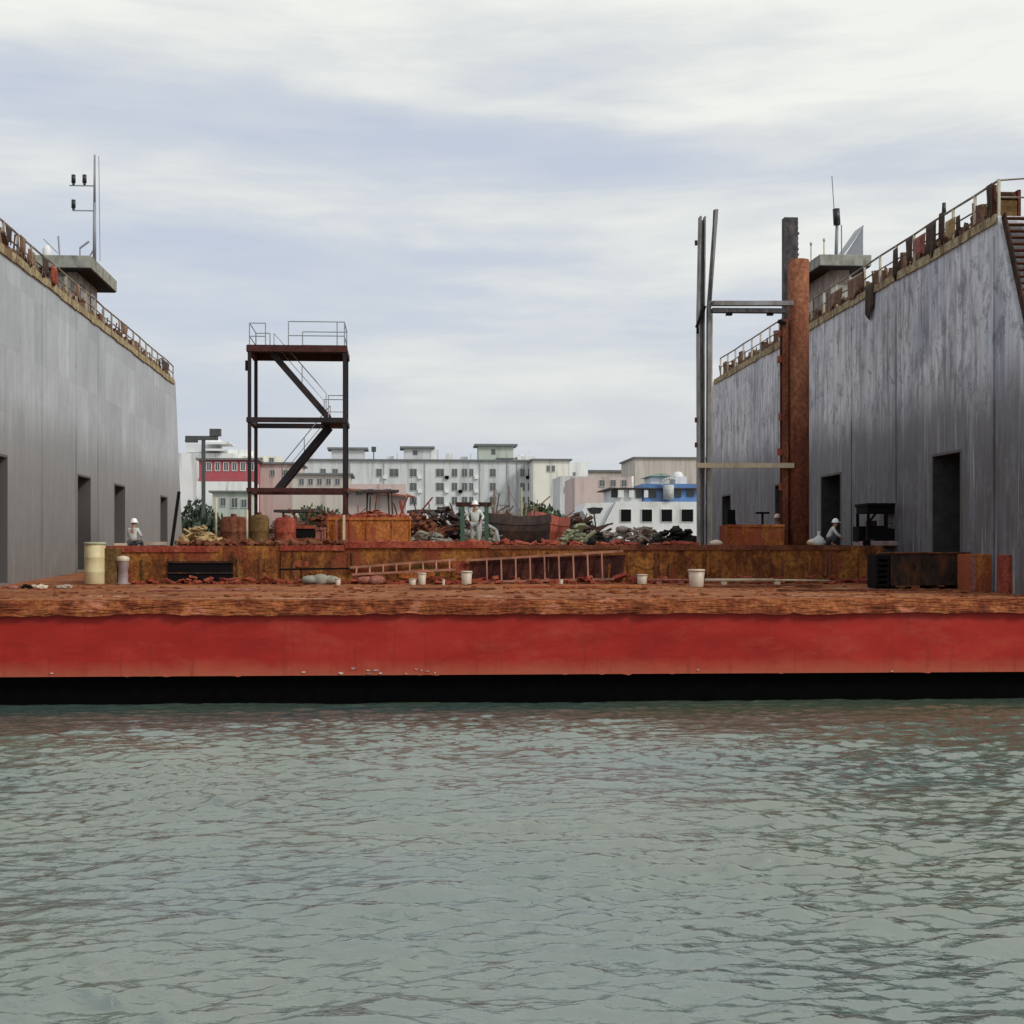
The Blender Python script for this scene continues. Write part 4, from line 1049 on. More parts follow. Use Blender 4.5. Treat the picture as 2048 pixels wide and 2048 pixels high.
C1 = P(1410, 1154, 48.6); D1 = P(1660, 1157, 48.6)
tag(MB().tube((A.x, 48.9, deckz(48.9)+.16), (B.x, 48.9, deckz(48.9)+.16), .045, n=10).box(A.x+.3, A.x+.5, 48.8, 49.0, deckz(48.9), deckz(48.9)+.12).box(B.x-.4, B.x-.2, 48.8, 49.0, deckz(48.9), deckz(48.9)+.12).build('plastic_pipe', M['rust_pink']), 'short pinkish pipe between two white buckets', 'pipe')
tag(MB().tube((C1.x, 48.6, deckz(48.6)+.17), (P(1545, 0, 48.6).x, 48.6, deckz(48.6)+.17), .06, n=10).tube((P(1545, 0, 48.6).x, 48.6, deckz(48.6)+.17), (D1.x, 48.6, deckz(48.6)+.14), .035, n=8).box(C1.x+.6, C1.x+.8, 48.5, 48.7, deckz(48.6), deckz(48.6)+.11).box(C1.x+2.6, C1.x+2.8, 48.5, 48.7, deckz(48.6), deckz(48.6)+.11).build('plastic_pipe', M['beam_cream']), 'long cream pipe running right from the biggest bucket', 'pipe')
# low beams and flattened plates lying on the apron
items = [(820, 990, 45.4, .06, 'rust_brown', 'thin dark plate lying slantwise on the apron centre'),
         (300, 520, 44.8, .05, 'rust_pink', 'long pinkish plate lying flat below the black shade panel'),
         (1560, 1900, 44.2, .05, 'rust_brown', 'long brown plate on the apron below the charcoal container'),
         (1010, 1290, 46.3, .07, 'rust_orange', 'orange flat bar on the apron under the large ladder'),
         (1410, 1640, 46.6, .08, 'rust_brown', 'dark flat bar parallel to the long cream pipe')]
for pa, pb, Y, th, mt, lb in items:
    A, B = P(pa, 0, Y).x, P(pb, 0, Y).x; rz = random.uniform(-.10, .10)
    tag(MB().cbox(((A+B)/2, Y, deckz(Y)+th/2+.01), (B-A, .35, th), (R(1.6), random.uniform(-.008,.008), rz)).build('steel_plate', M[mt]), lb, 'steel plate')
# small rubble by the left wall
spec = [(22, 1158, 'rust_pink', 'pale broken slab at the foot of the left wall, leftmost'), (75, 1155, 'white_plastic', 'pale crumpled rag near the left wall foot'),
        (68, 1150, 'black', 'black rubber scrap close behind the pale rag by the left wall'), (130, 1156, 'tarp_beige', 'beige flat scrap on the deck left of the cream drum'), (52, 1162, 'black', 'low black lump in front of the pale rag')]
for px, py, mt, lb in spec:
    Y = 46.6 if px < 140 else 48; a = P(px, 0, Y); m = MB()
    for k in range(4): m.blob((a.x+random.uniform(-.18,.18), Y+random.uniform(-.1,.1), deckz(Y)+.05), (random.uniform(.12,.26), .15, random.uniform(.04,.10)), 1, .25)
    tag(m.build('rubble', M[mt]), lb, 'rubble')
rr2 = random.Random(3)
m = MB()
for k in range(420):
    px = rr2.uniform(-40, 2080); Y = 40.6+9*rr2.random()**1.3; a = P(px, 0, Y); s = rr2.uniform(.03, .12)
    m.cbox((a.x, Y, deckz(Y)+.01+s*.15), (s*rr2.uniform(1,4), s*1.5, s*.35), (rr2.uniform(-.2,.2), rr2.uniform(-.2,.2), rr2.uniform(-.5,.5)))
tag(m.build('rust_flakes', M['rust_edge'], at=(3, 45, 3.2)), 'loose rust flakes scattered over the deck apron', 'rust flakes', kind='stuff')

# ================================================================ cloths and sheets hanging on the wall railings
hang = [ # side, px0, px1, top offset above wall top, drop, material, label
 (1, 1736, 1752, .2, 1.5, 'tarp_dark', 'long black cloth hanging far below the right wall edge beside the deckhouse'),
 (1, 1700, 1733, .9, .95, 'tarp_brown', 'brown sacking on the right rail in front of the deckhouse'),
 (1, 1658, 1690, .8, .85, 'tarp_brown', 'brown sacking hung on the right rail just right of the pipe column'),
 (1, 1792, 1800, 1.0, 1.3, 'tarp_dark', 'narrow dark strip on the right rail above the wall seam'),
 (1, 1817, 1830, 1.1, 1.25, 'tarp_dark', 'dark brown drape on the right rail, left of the reddish cloth'),
 (1, 1832, 1856, .9, .95, 'rust_pink', 'faded reddish cloth on the right rail'),
 (1, 1858, 1877, 1.1, 1.3, 'tarp_dark', 'dark reddish-brown tarp drooping over the right rail below the walkway lamp'),
 (1, 1884, 1893, 1.25, 1.2, 'tarp_dark', 'narrow dark bundle tied upright on the right rail'),
 (1, 1897, 1916, .8, .75, 'sack', 'yellowish sacking on the right rail right of the dark bundle'),
 (1, 1918, 1925, .75, .7, 'tarp_dark', 'small dark rag near the top of the right rail'),
 (1, 1979, 1990, 1.15, 1.2, 'tarp_dark', 'tall dark sheet on the rail at the near end of the right wall'),
 (-1, 4, 16, .75, .7, 'tarp_dark', 'dark cloth on the left rail at the left picture edge'),
 (-1, 33, 44, .85, .8, 'tarp_brown', 'brown cloth on the left rail above the nearer plates'),
 (-1, 50, 62, .6, .6, 'tarp_brown', 'short brown rag between two dark cloths on the left rail'),
 (-1, 78, 90, .8, .85, 'tarp_dark', 'dark brown cloth hanging left of the left deckhouse'),
 (-1, 96, 108, .7, .75, 'rust_red', 'dark red cloth on the left rail beside the left deckhouse'),
 (-1, 146, 154, .8, .7, 'tarp_brown', 'brown rag on the left rail in front of the left deckhouse'),
 (-1, 236, 250, .75, .65, 'tarp_brown', 'brown sacking on the left rail beyond the left deckhouse'),
 (-1, 318, 334, .7, .6, 'tarp_dark', 'dark cloth on the left rail close to its far end'),
]
for side, p0, p1, top_, drop, mt, lb in hang:
    X = (XL if side < 0 else XR); xh = X - side*.10
    ya, yb = sorted((Yon(p0, X), Yon(p1, X))); n = 9; mrows = 7
    ph = random.uniform(0, 6)
    v = []
    for j in range(mrows):
        for i in range(n):
            u = i/(n-1); w = j/(mrows-1)
            yy = ya+(yb-ya)*(.5+(u-.5)*(1-.18*w)) ; zz = WT+top_-(drop*(.85+.15*math.sin(5*u+ph)))*w
            v.append((xh-side*(.05*math.sin(9*u+ph)*w+.02), yy, zz))
    f = [(j*n+i, j*n+i+1, (j+1)*n+i+1, (j+1)*n+i) for j in range(mrows-1) for i in range(n-1)]
    m = MB(); m.add(v, f, True); o = m.build('hanging_cloth', M[mt], fix=False)
    s = o.modifiers.new('thick', 'SOLIDIFY'); s.thickness = .03
    tag(o, lb, 'cloth', 'cloths hung on the wall railings')
# brown crate with dark upright on the near end of the right wall
y = ywn+.6
t = thing('winch', (XR+.5, y, WT), 'brown rusty winch housing on the near top corner of the right wall', 'winch')
MB().box(XR+.12, XR+.85, y-.25, y+.6, WT+.02, WT+.62).build('housing', M['rust_olive'], t, bevel=.03)
MB().tube((XR+.2, y, WT+.8), (XR+.95, y, WT+.8), .17, n=16).build('drum', M['charcoal'], t)
MB().box(XR+.06, XR+.16, y-.2, y+.2, WT+.02, WT+1.15).box(XR+.9, XR+1.0, y-.2, y+.2, WT+.02, WT+1.0).build('bracket', M['rust_brown'], t)
# blue-grey faded patch is paint: part of the wall material

# the right wall's top line rises gently towards its near end
yn_, yf_ = nearR(WT), farR(WT)
def lift(y): return .30*min(1.08, max(0, (yf_-y)/(yf_-yn_)))
done = set()
for o in list(bpy.data.objects):
    if o.type not in ('MESH', 'EMPTY'): continue
    nm = o.name.split('.')[0]
    if nm in ('wing_wall', 'top_edge_band', 'railing', 'service_pipe', 'walkway_gear', 'hanging_cloth', 'walkway_lamp') and o.type == 'MESH':
        base = wloc(o)
        for v in o.data.vertices:
            p = base+v.co
            if p.x > 19 and p.z > WT-1.9 and not (nm == 'wing_wall' and p.z < WT-.1): v.co.z += lift(p.y)
        o.data.update()
    elif nm == 'railing_post' and o.parent and (wloc(o)+o.data.vertices[0].co).x > 19:
        o.location.z += lift((wloc(o)+o.data.vertices[0].co).y)
    elif nm in ('end_stair', 'winch'): o.location.z += .30
# ================================================================ ground, water
def water_z(X, Y):
    z = np.zeros_like(X); r = np.random.default_rng(21)
    for k in range(170):
        lam = 10**r.uniform(math.log10(.18), math.log10(1.4)); ang = -math.pi/2 + r.normal(0, .50) + .10
        kx, ky = 2*math.pi/lam*math.cos(ang), 2*math.pi/lam*math.sin(ang)
        amp = .0050*lam**.70*r.uniform(.3, 1.3)
        th = kx*X+ky*Y+r.uniform(0, 6.28)
        s = np.sin(th - .55*np.sin(th) - .30*np.cos(th))          # crests lean towards the viewer's side
        z += amp*(s - .0*(s*s-.5))
    for lam, an_, am_ in ((3.1, -1.45, .015), (4.4, -1.85, .016), (2.3, -1.2, .012)):
        z += am_*np.sin(2*math.pi/lam*(math.cos(an_)*X+math.sin(an_)*Y)+lam)
    rg = np.random.default_rng(8); ridge = np.zeros_like(X)      # scattered steeper swells
    for k in range(34):
        yy = 9.5+24*rg.random()**1.2; xx = rg.uniform(-.36, .42)*yy+rg.normal(0, .5); w_ = rg.uniform(.35, .95); d_ = rg.uniform(.16, .30)
        q = rg.uniform(-.15, .15); u = (X-xx); v_ = (Y-yy)+q*u
        ridge += rg.uniform(.05, .10)*np.exp(-(u/w_)**2)*np.exp(-np.where(v_ < 0, (v_/d_)**2, (v_/(d_*2.2))**2))
    # patches of rougher and calmer water
    mod = .9+.30*np.sin(.31*X+.6+.8*np.sin(.23*Y))*np.sin(.37*Y+1.1)+.25*np.sin(.83*X-.5*Y+2*np.sin(.4*Y))*np.sin(1.1*Y+.2*X)
    return z*mod+ridge
ys = [4.0]
while ys[-1] < 46: ys.append(ys[-1]+max(.032, .0021*ys[-1]))
ys = np.array([-60, -10, 1.0]+ys+[55, 70, 95, 140, 300, 900, 4000.])
half = np.concatenate([np.arange(0, 27, .07), [30, 36, 50, 90, 300, 1500, 5000]])
xs = np.concatenate([-half[::-1][:-1], half]) + 3.
X, Y = np.meshgrid(xs, ys)
Z = water_z(X, Y)
fade = np.clip((46-Y)/3, 0, 1)*np.clip((28-np.abs(X-3))/2, 0, 1)*np.clip((Y-3)/1., 0, 1)
Z *= fade*(1-.45*np.clip((Y-30)/9, 0, 1))
nx_, ny_ = len(xs), len(ys)
me = bpy.data.meshes.new('water')
co = np.stack([X, Y, Z], -1).reshape(-1, 3).astype(np.float32)
idx = (np.arange(ny_-1)[:, None]*nx_+np.arange(nx_-1)[None]).reshape(-1)
quads = np.stack([idx, idx+1, idx+1+nx_, idx+nx_], -1)
me.vertices.add(len(co)); me.vertices.foreach_set('co', co.ravel())
me.loops.add(quads.size); me.loops.foreach_set('vertex_index', quads.ravel().astype(np.int32))
me.polygons.add(len(quads)); me.polygons.foreach_set('loop_start', (np.arange(len(quads))*4).astype(np.int32)); me.polygons.foreach_set('loop_total', np.full(len(quads), 4, np.int32))
me.polygons.foreach_set('use_smooth', np.ones(len(quads), bool)); me.update(); me.validate()
me.materials.append(M['water'])
wo = bpy.data.objects.new('water', me); C.objects.link(wo); tag(wo, 'green-grey rippled harbour water', 'water', kind='structure')
QZ = 2.2
g_ = MB(); g_.box(-650, 850, 150, 600, -3, QZ)
tag(g_.build('ground', M['ground']), 'dusty quay ground beyond the harbour', 'ground', kind='structure')

# ================================================================ buildings
def win_proto(w, h):
    m = MB(); t = .10
    m.box(-w/2-t, w/2+t, -.09, -.001, h, h+t).box(-w/2-t, w/2+t, -.12, -.001, -t, 0).box(-w/2-t, -w/2, -.09, -.001, .001, h-.001).box(w/2, w/2+t, -.09, -.001, .001, h-.001).box(-.03, .03, -.05, -.001, .002, h-.002)
    f = bpy.data.objects; fr = m.build('window', M['b_frame'], at=(0,0,0))
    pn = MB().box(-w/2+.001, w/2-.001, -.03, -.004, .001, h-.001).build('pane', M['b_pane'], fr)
    return fr
def add_windows(par, spots, cache):
    for (x, y, z, w, h) in spots:
        key = (round(w, 1), round(h, 1))
        if key not in cache:
            f = win_proto(*key); cache[key] = (f, f.children[0] if f.children else None); f.parent = par; f.location = Vector((x, y, z))-par.location
        else:
            s, p_ = cache[key]; f = s.copy(); C.objects.link(f); f.parent = par; f.location = Vector((x, y, z))-par.location
            q = p_.copy(); C.objects.link(q); q.parent = f
def block(pa, pb, pt, Y, dep, mat, label, cat='building', roof=True, name='building', base=QZ, eave=.5, group=None, wins=(), roofth=.35):
    a, b = P(pa, pt, Y), P(pb, pt, Y); zt = (a.z+b.z)/2
    t = thing(name, ((a.x+b.x)/2, Y+dep/2, base), label, cat, group)
    MB().box(a.x, b.x, Y, Y+dep, base, zt).build('wall', M[mat], t)
    if roof: MB().box(a.x-eave, b.x+eave, Y-eave, Y+dep+eave, zt+.002, zt+roofth).build('roof', M['b_roof'], t)
    cache = {}; s = depth(a.x, Y)/F
    sp = []
    for (p0, p1, q0, q1) in wins:       # picture spans of windows on the facing wall
        A = P((p0+p1)/2, q1, Y); sp.append((A.x, Y, A.z, max(.5, (p1-p0)*s-.15), max(.6, (q1-q0)*s)))
    add_windows(t, sp, cache)
    return t, a, b, zt
def stairhead(par, pa, pb, pt, pbm, Y, mat='b_grey', slab=8, win=None, dep=5):
    a, b = P(pa, pt, Y), P(pb, pbm, Y)
    h = MB().box(a.x, b.x, Y+1.5, Y+1.5+dep, b.z-.3, a.z).build('roof_house', M[mat], par)
    s0 = P(pa-slab, pt, Y).x; s1 = P(pb+slab, pt, Y).x
    MB().box(s0, s1, Y+.8, Y+2.2+dep, a.z+.003, a.z+.45).build('slab', M['b_roof'], h)
    if win: 
        A = P((win[0]+win[1])/2, win[3], Y+1.4); s = depth(A.x, Y)/F
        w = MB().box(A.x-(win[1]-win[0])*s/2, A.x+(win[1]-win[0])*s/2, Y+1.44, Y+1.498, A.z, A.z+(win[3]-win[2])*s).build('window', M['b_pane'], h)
    return h
BY = 285
wins = []
for q0, q1 in ((938, 953), (966, 981), (994, 1009)):
    for p0, p1 in ((640, 652), (664, 676), (752, 764), (779, 797), (819, 834), (872, 888), (903, 915), (923, 935), (938, 947), (979, 992), (1040, 1050), (1055, 1068)):
        if q0 > 960 and p1 < 800: continue
        wins.append((p0, p1, q0, q1))
bA, a, b, zt = block(604, 1073, 922, BY, 16, 'b_grey', 'long pale grey apartment block with a thin dark roof line behind the boats', wins=wins)
stairhead(bA, 662, 728, 898, 922, BY, win=None)
stairhead(bA, 808, 862, 896, 920, BY, win=(826, 835, 901, 910))
MB().box(P(862, 0, BY).x, P(877, 0, BY).x, BY+1.4, BY+6.4, P(0, 920, BY).z-.3, P(870, 898, BY).z).build('white_stair_tower', M['b_white'], bA)
stairhead(bA, 958, 1028, 891, 920, BY, 'b_green', win=(983, 991, 898, 909))
MB().box(P(994, 0, BY).x, P(1036, 0, BY).x, BY+.9, BY+1.45, P(0, 913, BY).z, P(0, 910.5, BY).z).build('lower_slab', M['b_roof'], bA)
MB().box(P(1036, 0, BY).x, P(1074, 0, BY).x, BY+2, BY+8, P(0, 917, BY).z, P(0, 906, BY).z).build('parapet_box', M['b_white'], bA)
q = P(747, 896, BY); MB().tube((q.x, BY+3, zt), (q.x, BY+3, q.z), .12, n=6).box(q.x-.5, q.x+.5, BY+2.6, BY+3.2, q.z-.6, q.z+.5).build('roof_antenna', M['crane_grey'], bA)
rq = random.Random(9)
for k in range(26):            # air conditioners and drain pipes on the long block
    p0, p1, q0, q1 = rq.choice(wins); A = P(p1+2, q1+2, BY); MB().box(A.x, A.x+.8, BY-.5, BY-.002, A.z-.3, A.z+.35).build('air_conditioner', M['b_white'], bA)
for px in (700, 768, 850, 960, 1015, 1034): x = P(px, 0, BY).x; MB().tube((x, BY-.12, QZ), (x, BY-.12, P(px, 924, BY).z), .10, n=6).build('drain_pipe', M['b_frame'], bA)
for px, h_ in ((615, 1.2), (780, 1.0), (900, 1.6), (930, .9), (1050, 1.3), (690, 1.4)):
    x = P(px, 0, BY).x; z_ = P(px, 922, BY).z+.35; MB().box(x-.8, x+.8, BY+4, BY+6, z_, z_+h_).tube((x+1.5, BY+5, z_), (x+1.5, BY+5, z_+h_*1.8), .06, n=5).build('roof_tank', M[rq.choice(('b_white', 'crane_grey', 'b_beige'))], bA)
bB, a, b, zt = block(1066, 1139, 921, BY-8, 14, 'b_cream', 'cream white end block joined to the right of the long apartment block', wins=[(1093, 1100, 932, 943), (1103, 1110, 932, 943), (1106, 1120, 958, 966)])  # sunlight on this side face is put into its cream white
bC, a, b, zt = block(1134, 1176, 924, BY+20, 14, 'b_white', 'slim white stepped tower right of the cream end block', roof=False, wins=[(1146, 1151, 945, 958)])
bD, a, b, zt = block(1120, 1186, 952, BY-30, 12, 'b_grey', 'low pale annex in front of the cream end block', roof=False, wins=[(1108+20, 1116+20, 975, 985)])
bE, a, b, zt = block(1150, 1400, 944, BY+70, 20, 'b_beige', 'long low beige factory hall in the far distance on the right', roof=True, roofth=.5, wins=[(1195+k*20, 1208+k*20, 960, 974) for k in range(8)])
bF, a, b, zt = block(1270, 1440, 917, BY+40, 20, 'b_beige', 'tall beige block with a dark roof line behind the right guide posts')
bG, a, b, zt = block(1150, 1262, 954, BY-55, 14, 'b_pink', 'pinkish low building behind the white passenger ship', roof=False, wins=[(1198+k*22, 1210+k*22, 960, 973) for k in range(3)])
# left cluster
bH, a, b, zt = block(300, 468, 906, 250, 15, 'b_white', 'white balconied building with stacked pale roofs at far left', roof=False)
for (pa, pb, q0, q1) in ((412, 462, 884, 888), (406, 448, 897, 901)):
    MB().box(P(pa, 0, 249).x, P(pb, 0, 249).x, 249, 255, P(400, q1, 249).z, P(400, q0, 249).z).build('balcony_slab', M['b_white'], bH)
MB().box(P(372, 0, 252).x, P(440, 0, 252).x, 252, 260, P(400, 905, 252).z, P(400, 888, 252).z).build('top_storey', M['b_grey'], bH)
MB().box(P(405, 0, 252).x, P(436, 0, 252).x, 253, 259, P(400, 887.5, 252).z, P(400, 876, 252).z).build('water_tank', M['b_white'], bH)
bI, a, b, zt = block(440, 560, 912, 262, 12, 'b_cream', 'cream white upper building behind the red balconied house', roof=False, wins=[(450+k*22, 460+k*22, 916, 924) for k in range(5)])
MB().box(P(455, 0, 262).x, P(500, 0, 262).x, 263, 268, zt+.002, zt+1.3).build('roof_house', M['b_white'], bI)
bJ, a, b, zt = block(398, 512, 920, 225, 10, 'b_red', 'red fronted house with pale arched windows left of the stair tower', roof=True, roofth=.3, wins=[(413+k*17, 423+k*17, 926, 941) for k in range(6)])
for o in bJ.children:
    if o.name.startswith('window'): o.data.materials[0] = M['b_white']
MB().box(P(398, 0, 224).x, P(512, 0, 224).x, 223.2, 224.9, P(450, 964, 224).z, P(450, 957, 224).z).build('balcony_band', M['b_red'], bJ)
bK, a, b, zt = block(393, 505, 963, 200, 9, 'b_white', 'bright white flat-fronted shed below the red house', roof=False)
bL, a, b, zt = block(425, 505, 985, 190, 6, 'b_green', 'pale greenish low shed with open bays below the white shed', roof=True, roofth=.25, wins=[(440, 452, 997, 1012), (462, 476, 997, 1015), (482, 494, 999, 1015)])
bM_, a, b, zt = block(510, 600, 928, 232, 12, 'b_cream', 'peach coloured house seen through the stair tower', roof=True, roofth=.3, wins=[(540, 550, 940, 952), (566, 576, 940, 952)])
for o in bM_.children:
    if o.name.startswith('wall'): o.data.materials[0] = M['b_pink']
bN, a, b, zt = block(585, 700, 950, 215, 10, 'b_beige', 'grey-beige low houses behind the stair tower legs', roof=True, roofth=.3, wins=[(598+k*18, 608+k*18, 958, 970) for k in range(5)])
bO, a, b, zt = block(690, 812, 968, 180, 9, 'b_pink', 'faded red-roofed quay shed right of the stair tower', roof=False, wins=[(712, 724, 978, 990), (735, 748, 978, 990), (770, 784, 978, 990)])
m = MB(); A, B = P(684, 975, 179), P(830, 975, 179)
m.add([(A.x, 178.5, P(0, 977, 179).z), (B.x, 178.5, P(0, 994, 179).z), (B.x-2, 190, P(0, 975, 179).z), (A.x+2, 190, P(0, 962, 179).z)], [(0,1,2,3)])
o = m.build('red_roof', M['rust_pink'], bO); s = o.modifiers.new('t', 'SOLIDIFY'); s.thickness = .2
# T-shaped loading crane, left
def mastcrane(px, pbase, ptop, pl, pr, Y, label, pole=.22, extra=None):
    a = P(px, ptop, Y)
    t = thing('tower_crane', (a.x, Y, QZ), label, 'crane')
    MB().bar((a.x, Y, QZ), (a.x, Y, a.z), pole*2, pole*2).build('mast', M['crane_grey'], t)
    L, Rr = P(pl, ptop, Y), P(pr, ptop, Y)
    MB().box(L.x, Rr.x, Y-.3, Y+.3, a.z, a.z+.5).box(L.x, L.x+1.5, Y-.5, Y+.5, a.z-.3, a.z-.001).build('jib', M['crane_grey'], t)
    if extra: MB().box(a.x+.8, a.x+2.2, Y-.4, Y+.4, a.z+.5, a.z+1.4).build('cabin', M['crane_grey'], t)
    return t
mastcrane(407, 930, 880, 371, 436, 170, 'dark T-shaped dockside crane above the white building at far left', .22, True)

# ================================================================ boats
def loft_hull(L, B, H, mat, par, sheer=.35):
    st = []; n = 13
    for i in range(n):
        u = i/(n-1); x = (u-.5)*L
        w = B/2*(1-abs(2*u-1)**3.2*(.98 if u > .5 else .45)); w = max(w, .06)
        zt = H*(1+sheer*(abs(2*u-.9)**2.2)); zk = -.6+.5*max(0, u-.75)*4*.6
        st.append([(x, -w, zt), (x, -w*.93, zt*.45), (x-.0, -w*.60, -.25), (x, 0, zk), (x, w*.60, -.25), (x, w*.93, zt*.45), (x, w, zt)])
    m = MB(); v = [p for r in st for p in r]; k = 7
    f = [(i*k+j, i*k+j+1, (i+1)*k+j+1, (i+1)*k+j) for i in range(n-1) for j in range(k-1)]
    f += [(i*k+k-1, i*k, (i+1)*k, (i+1)*k+k-1) for i in range(n-1)]      # deck
    f += [tuple(range(k)), tuple((n-1)*k+j for j in range(k))[::-1]]
    m.add(v, f, False)
    for i in range(n-1):           # bulwark
        for s_ in (0, 6):
            a, b = Vector(st[i][s_]), Vector(st[i+1][s_]); m.bar(a+Vector((0,0,.22)), b+Vector((0,0,.22)), .07, .45)
    o = m.build('hull', mat, par); return o
def fishing_boat(px, Y, L, rot, label, hull='boat_dark', house='b_white', hx=-.25, hh=2.4, mast=6, gantry=None, booms=(), top=3.2):
    a = P(px, 0, Y)
    t = thing('fishing_boat', (0, 0, 0), label, 'boat', 'fishing boats moored beyond the dock')
    B, H = L*.26, L*.11+.6
    loft_hull(L, B, H, M[hull], t)
    w0, w1 = L*hx-L*.11, L*hx+L*.11
    wh = MB().box(w0, w1, -B*.27, B*.27, H*.9, H+hh).build('wheelhouse', M[house], t)
    MB().box(w0-.35, w1+.35, -B*.34, B*.34, H+hh+.002, H+hh+.14).build('roof', M['boat_dark'], wh)
    for k in range(3):
        x = w0+(w1-w0)*(k+.5)/3
        MB().box(x-.3, x+.3, -B*.27-.03, -B*.27-.002, H+hh*.55, H+hh*.55+.6).build('window', M['glass_dark'], wh)
    MB().box(w0-.03, w0-.002, -.8, .8, H+hh*.55, H+hh*.55+.6).build('window', M['glass_dark'], wh)
    ms = MB().tube((L*.12, 0, H*.8), (L*.12, 0, H+mast), .11, .06, 8).bar((L*.12, 0, H+mast*.8), (L*.12-1.2, 0, H+mast*.8), .06)
    ms.tube((L*.12, 0, H+mast*.95), (L*.46, 0, H*1.15), .02, n=5).tube((L*.12, 0, H+mast*.95), (w0, 0, H+hh), .02, n=5).build('mast', M['boat_brown'], t)
    for (x0, z0, x1, z1) in booms:
        MB().tube((x0*L, .3, H+z0), (x1*L, .3, H+z1), .09, .06, 8).build('boom', M['boat_brown'], t)
    if gantry:
        gx, gh, gw = gantry; g = MB()
        for s_ in (-1, 1):
            g.bar((gx*L-gw*.34, s_*B*.3, H*.9), (gx*L-gw*.28, s_*B*.3, H+gh), .14); g.bar((gx*L+gw*.42, s_*B*.3, H*.9), (gx*L+gw*.30, s_*B*.3, H+gh), .14)
        g.box(gx*L-gw/2, gx*L+gw/2, -B*.36, B*.36, H+gh, H+gh+.22)
        g.build('gantry', M['boat_dark'], t)
    # deck gear: nets, boxes
    m = MB(); r = random.Random(int(px))
    for k in range(16):
        x = r.uniform(-.42, .42)*L; m.cbox((x, r.uniform(-.3,.3)*B, H+r.uniform(.1,.7)), (r.uniform(.3,1.2), r.uniform(.3,.9), r.uniform(.3,.9)), (r.uniform(-.3,.3), r.uniform(-.3,.3), r.uniform(0,3)))
    m.build('deck_gear', M[r.choice(('boat_brown', 'rust_brown', 'tarp_black'))], t)
    t.location = (a.x, Y, 0); t.rotation_euler = (0, 0, rot)
    return t
fishing_boat(872, 100, 13, R(14), 'dark wooden fishing boat with a flat-topped gantry near the standing worker', gantry=(-.05, 5.6, 2.6), hx=.22, hh=2.3, mast=4.4)
fishing_boat(600, 112, 14, R(-20), 'dark fishing boat with flat canopy seen through the stair tower', gantry=(.0, 5.9, 3.6), hx=-.28, hh=2.2, mast=5)
fishing_boat(742, 125, 15, R(8), 'brown fishing boat with green-topped gantry right of the stair tower', hull='boat_brown', gantry=(.05, 8.1, 3.4), hx=-.22, hh=3.6, house='net_green', mast=4)
fishing_boat(1010, 105, 14, R(-16), 'brown fishing boat with crossed booms and slim masts behind the centre', hull='boat_brown', house='boat_brown', hx=-.30, mast=6.5, booms=((-.1, .4, -.38, 5.6), (.30, .4, .05, 4.4), (-.3, .2, .10, 3.8)))
fishing_boat(1105, 118, 13, R(12), 'fishing boat with a pale green canopy left of the white ship', hull='boat_red', house='green_paint', hx=.05, hh=2.6, mast=4.5)
fishing_boat(520, 130, 14, R(5), 'fishing boat with pale wheelhouse moored below the white shed', hull='boat_brown', house='green_paint', hx=-.1, hh=2.7, mast=3.5)
fishing_boat(1190, 128, 12, R(-8), 'small fishing boat with low cabin before the bow of the white ship', hull='boat_dark', house='b_beige', hx=.1, hh=2.6, mast=3.4)

# a crowd of further moored craft, their masts and frames filling the gap over the platform
fishing_boat(700, 96, 11, R(-12), 'low dark boat with cluttered deck right behind the orange skip', hull='boat_dark', house='boat_brown', hx=.15, hh=2.6, mast=3.2, top=3)
fishing_boat(800, 92, 10, R(20), 'low boat with rusty red cabin left of the flat-topped gantry', hull='boat_dark', house='rust_red', hx=-.1, hh=2.5, mast=3.0, booms=((-.2,.4,.2,3.2),))
fishing_boat(925, 94, 10, R(-5), 'dark boat with a black canopy frame behind the standing worker', hull='boat_dark', house='charcoal', hx=.1, hh=2.9, mast=3.4, gantry=(-.22, 3.6, 2.0))
fishing_boat(955, 118, 14, R(24), 'brown boat with tall twin masts left of the crossed booms', hull='boat_brown', house='boat_brown', hx=-.2, hh=3.2, mast=8.2, booms=((.1,.4,.35,7.2),(-.3,.3,-.05,6.2)))
fishing_boat(1060, 96, 10, R(30), 'dark boat with slanting boom above the salmon red workboat', hull='boat_dark', house='boat_brown', hx=-.15, hh=2.4, mast=3.6, booms=((.35,.3,-.1,3.4),))
fishing_boat(1165, 99, 9, R(-18), 'small dark boat with pale cabin left of the white ship bow', hull='boat_dark', house='b_grey', hx=.0, hh=2.5, mast=2.6)
fishing_boat(640, 98, 10, R(-8), 'dark boat whose brown cabin shows under the stair tower', hull='boat_dark', house='boat_brown', hx=.1, hh=2.7, mast=3.2)
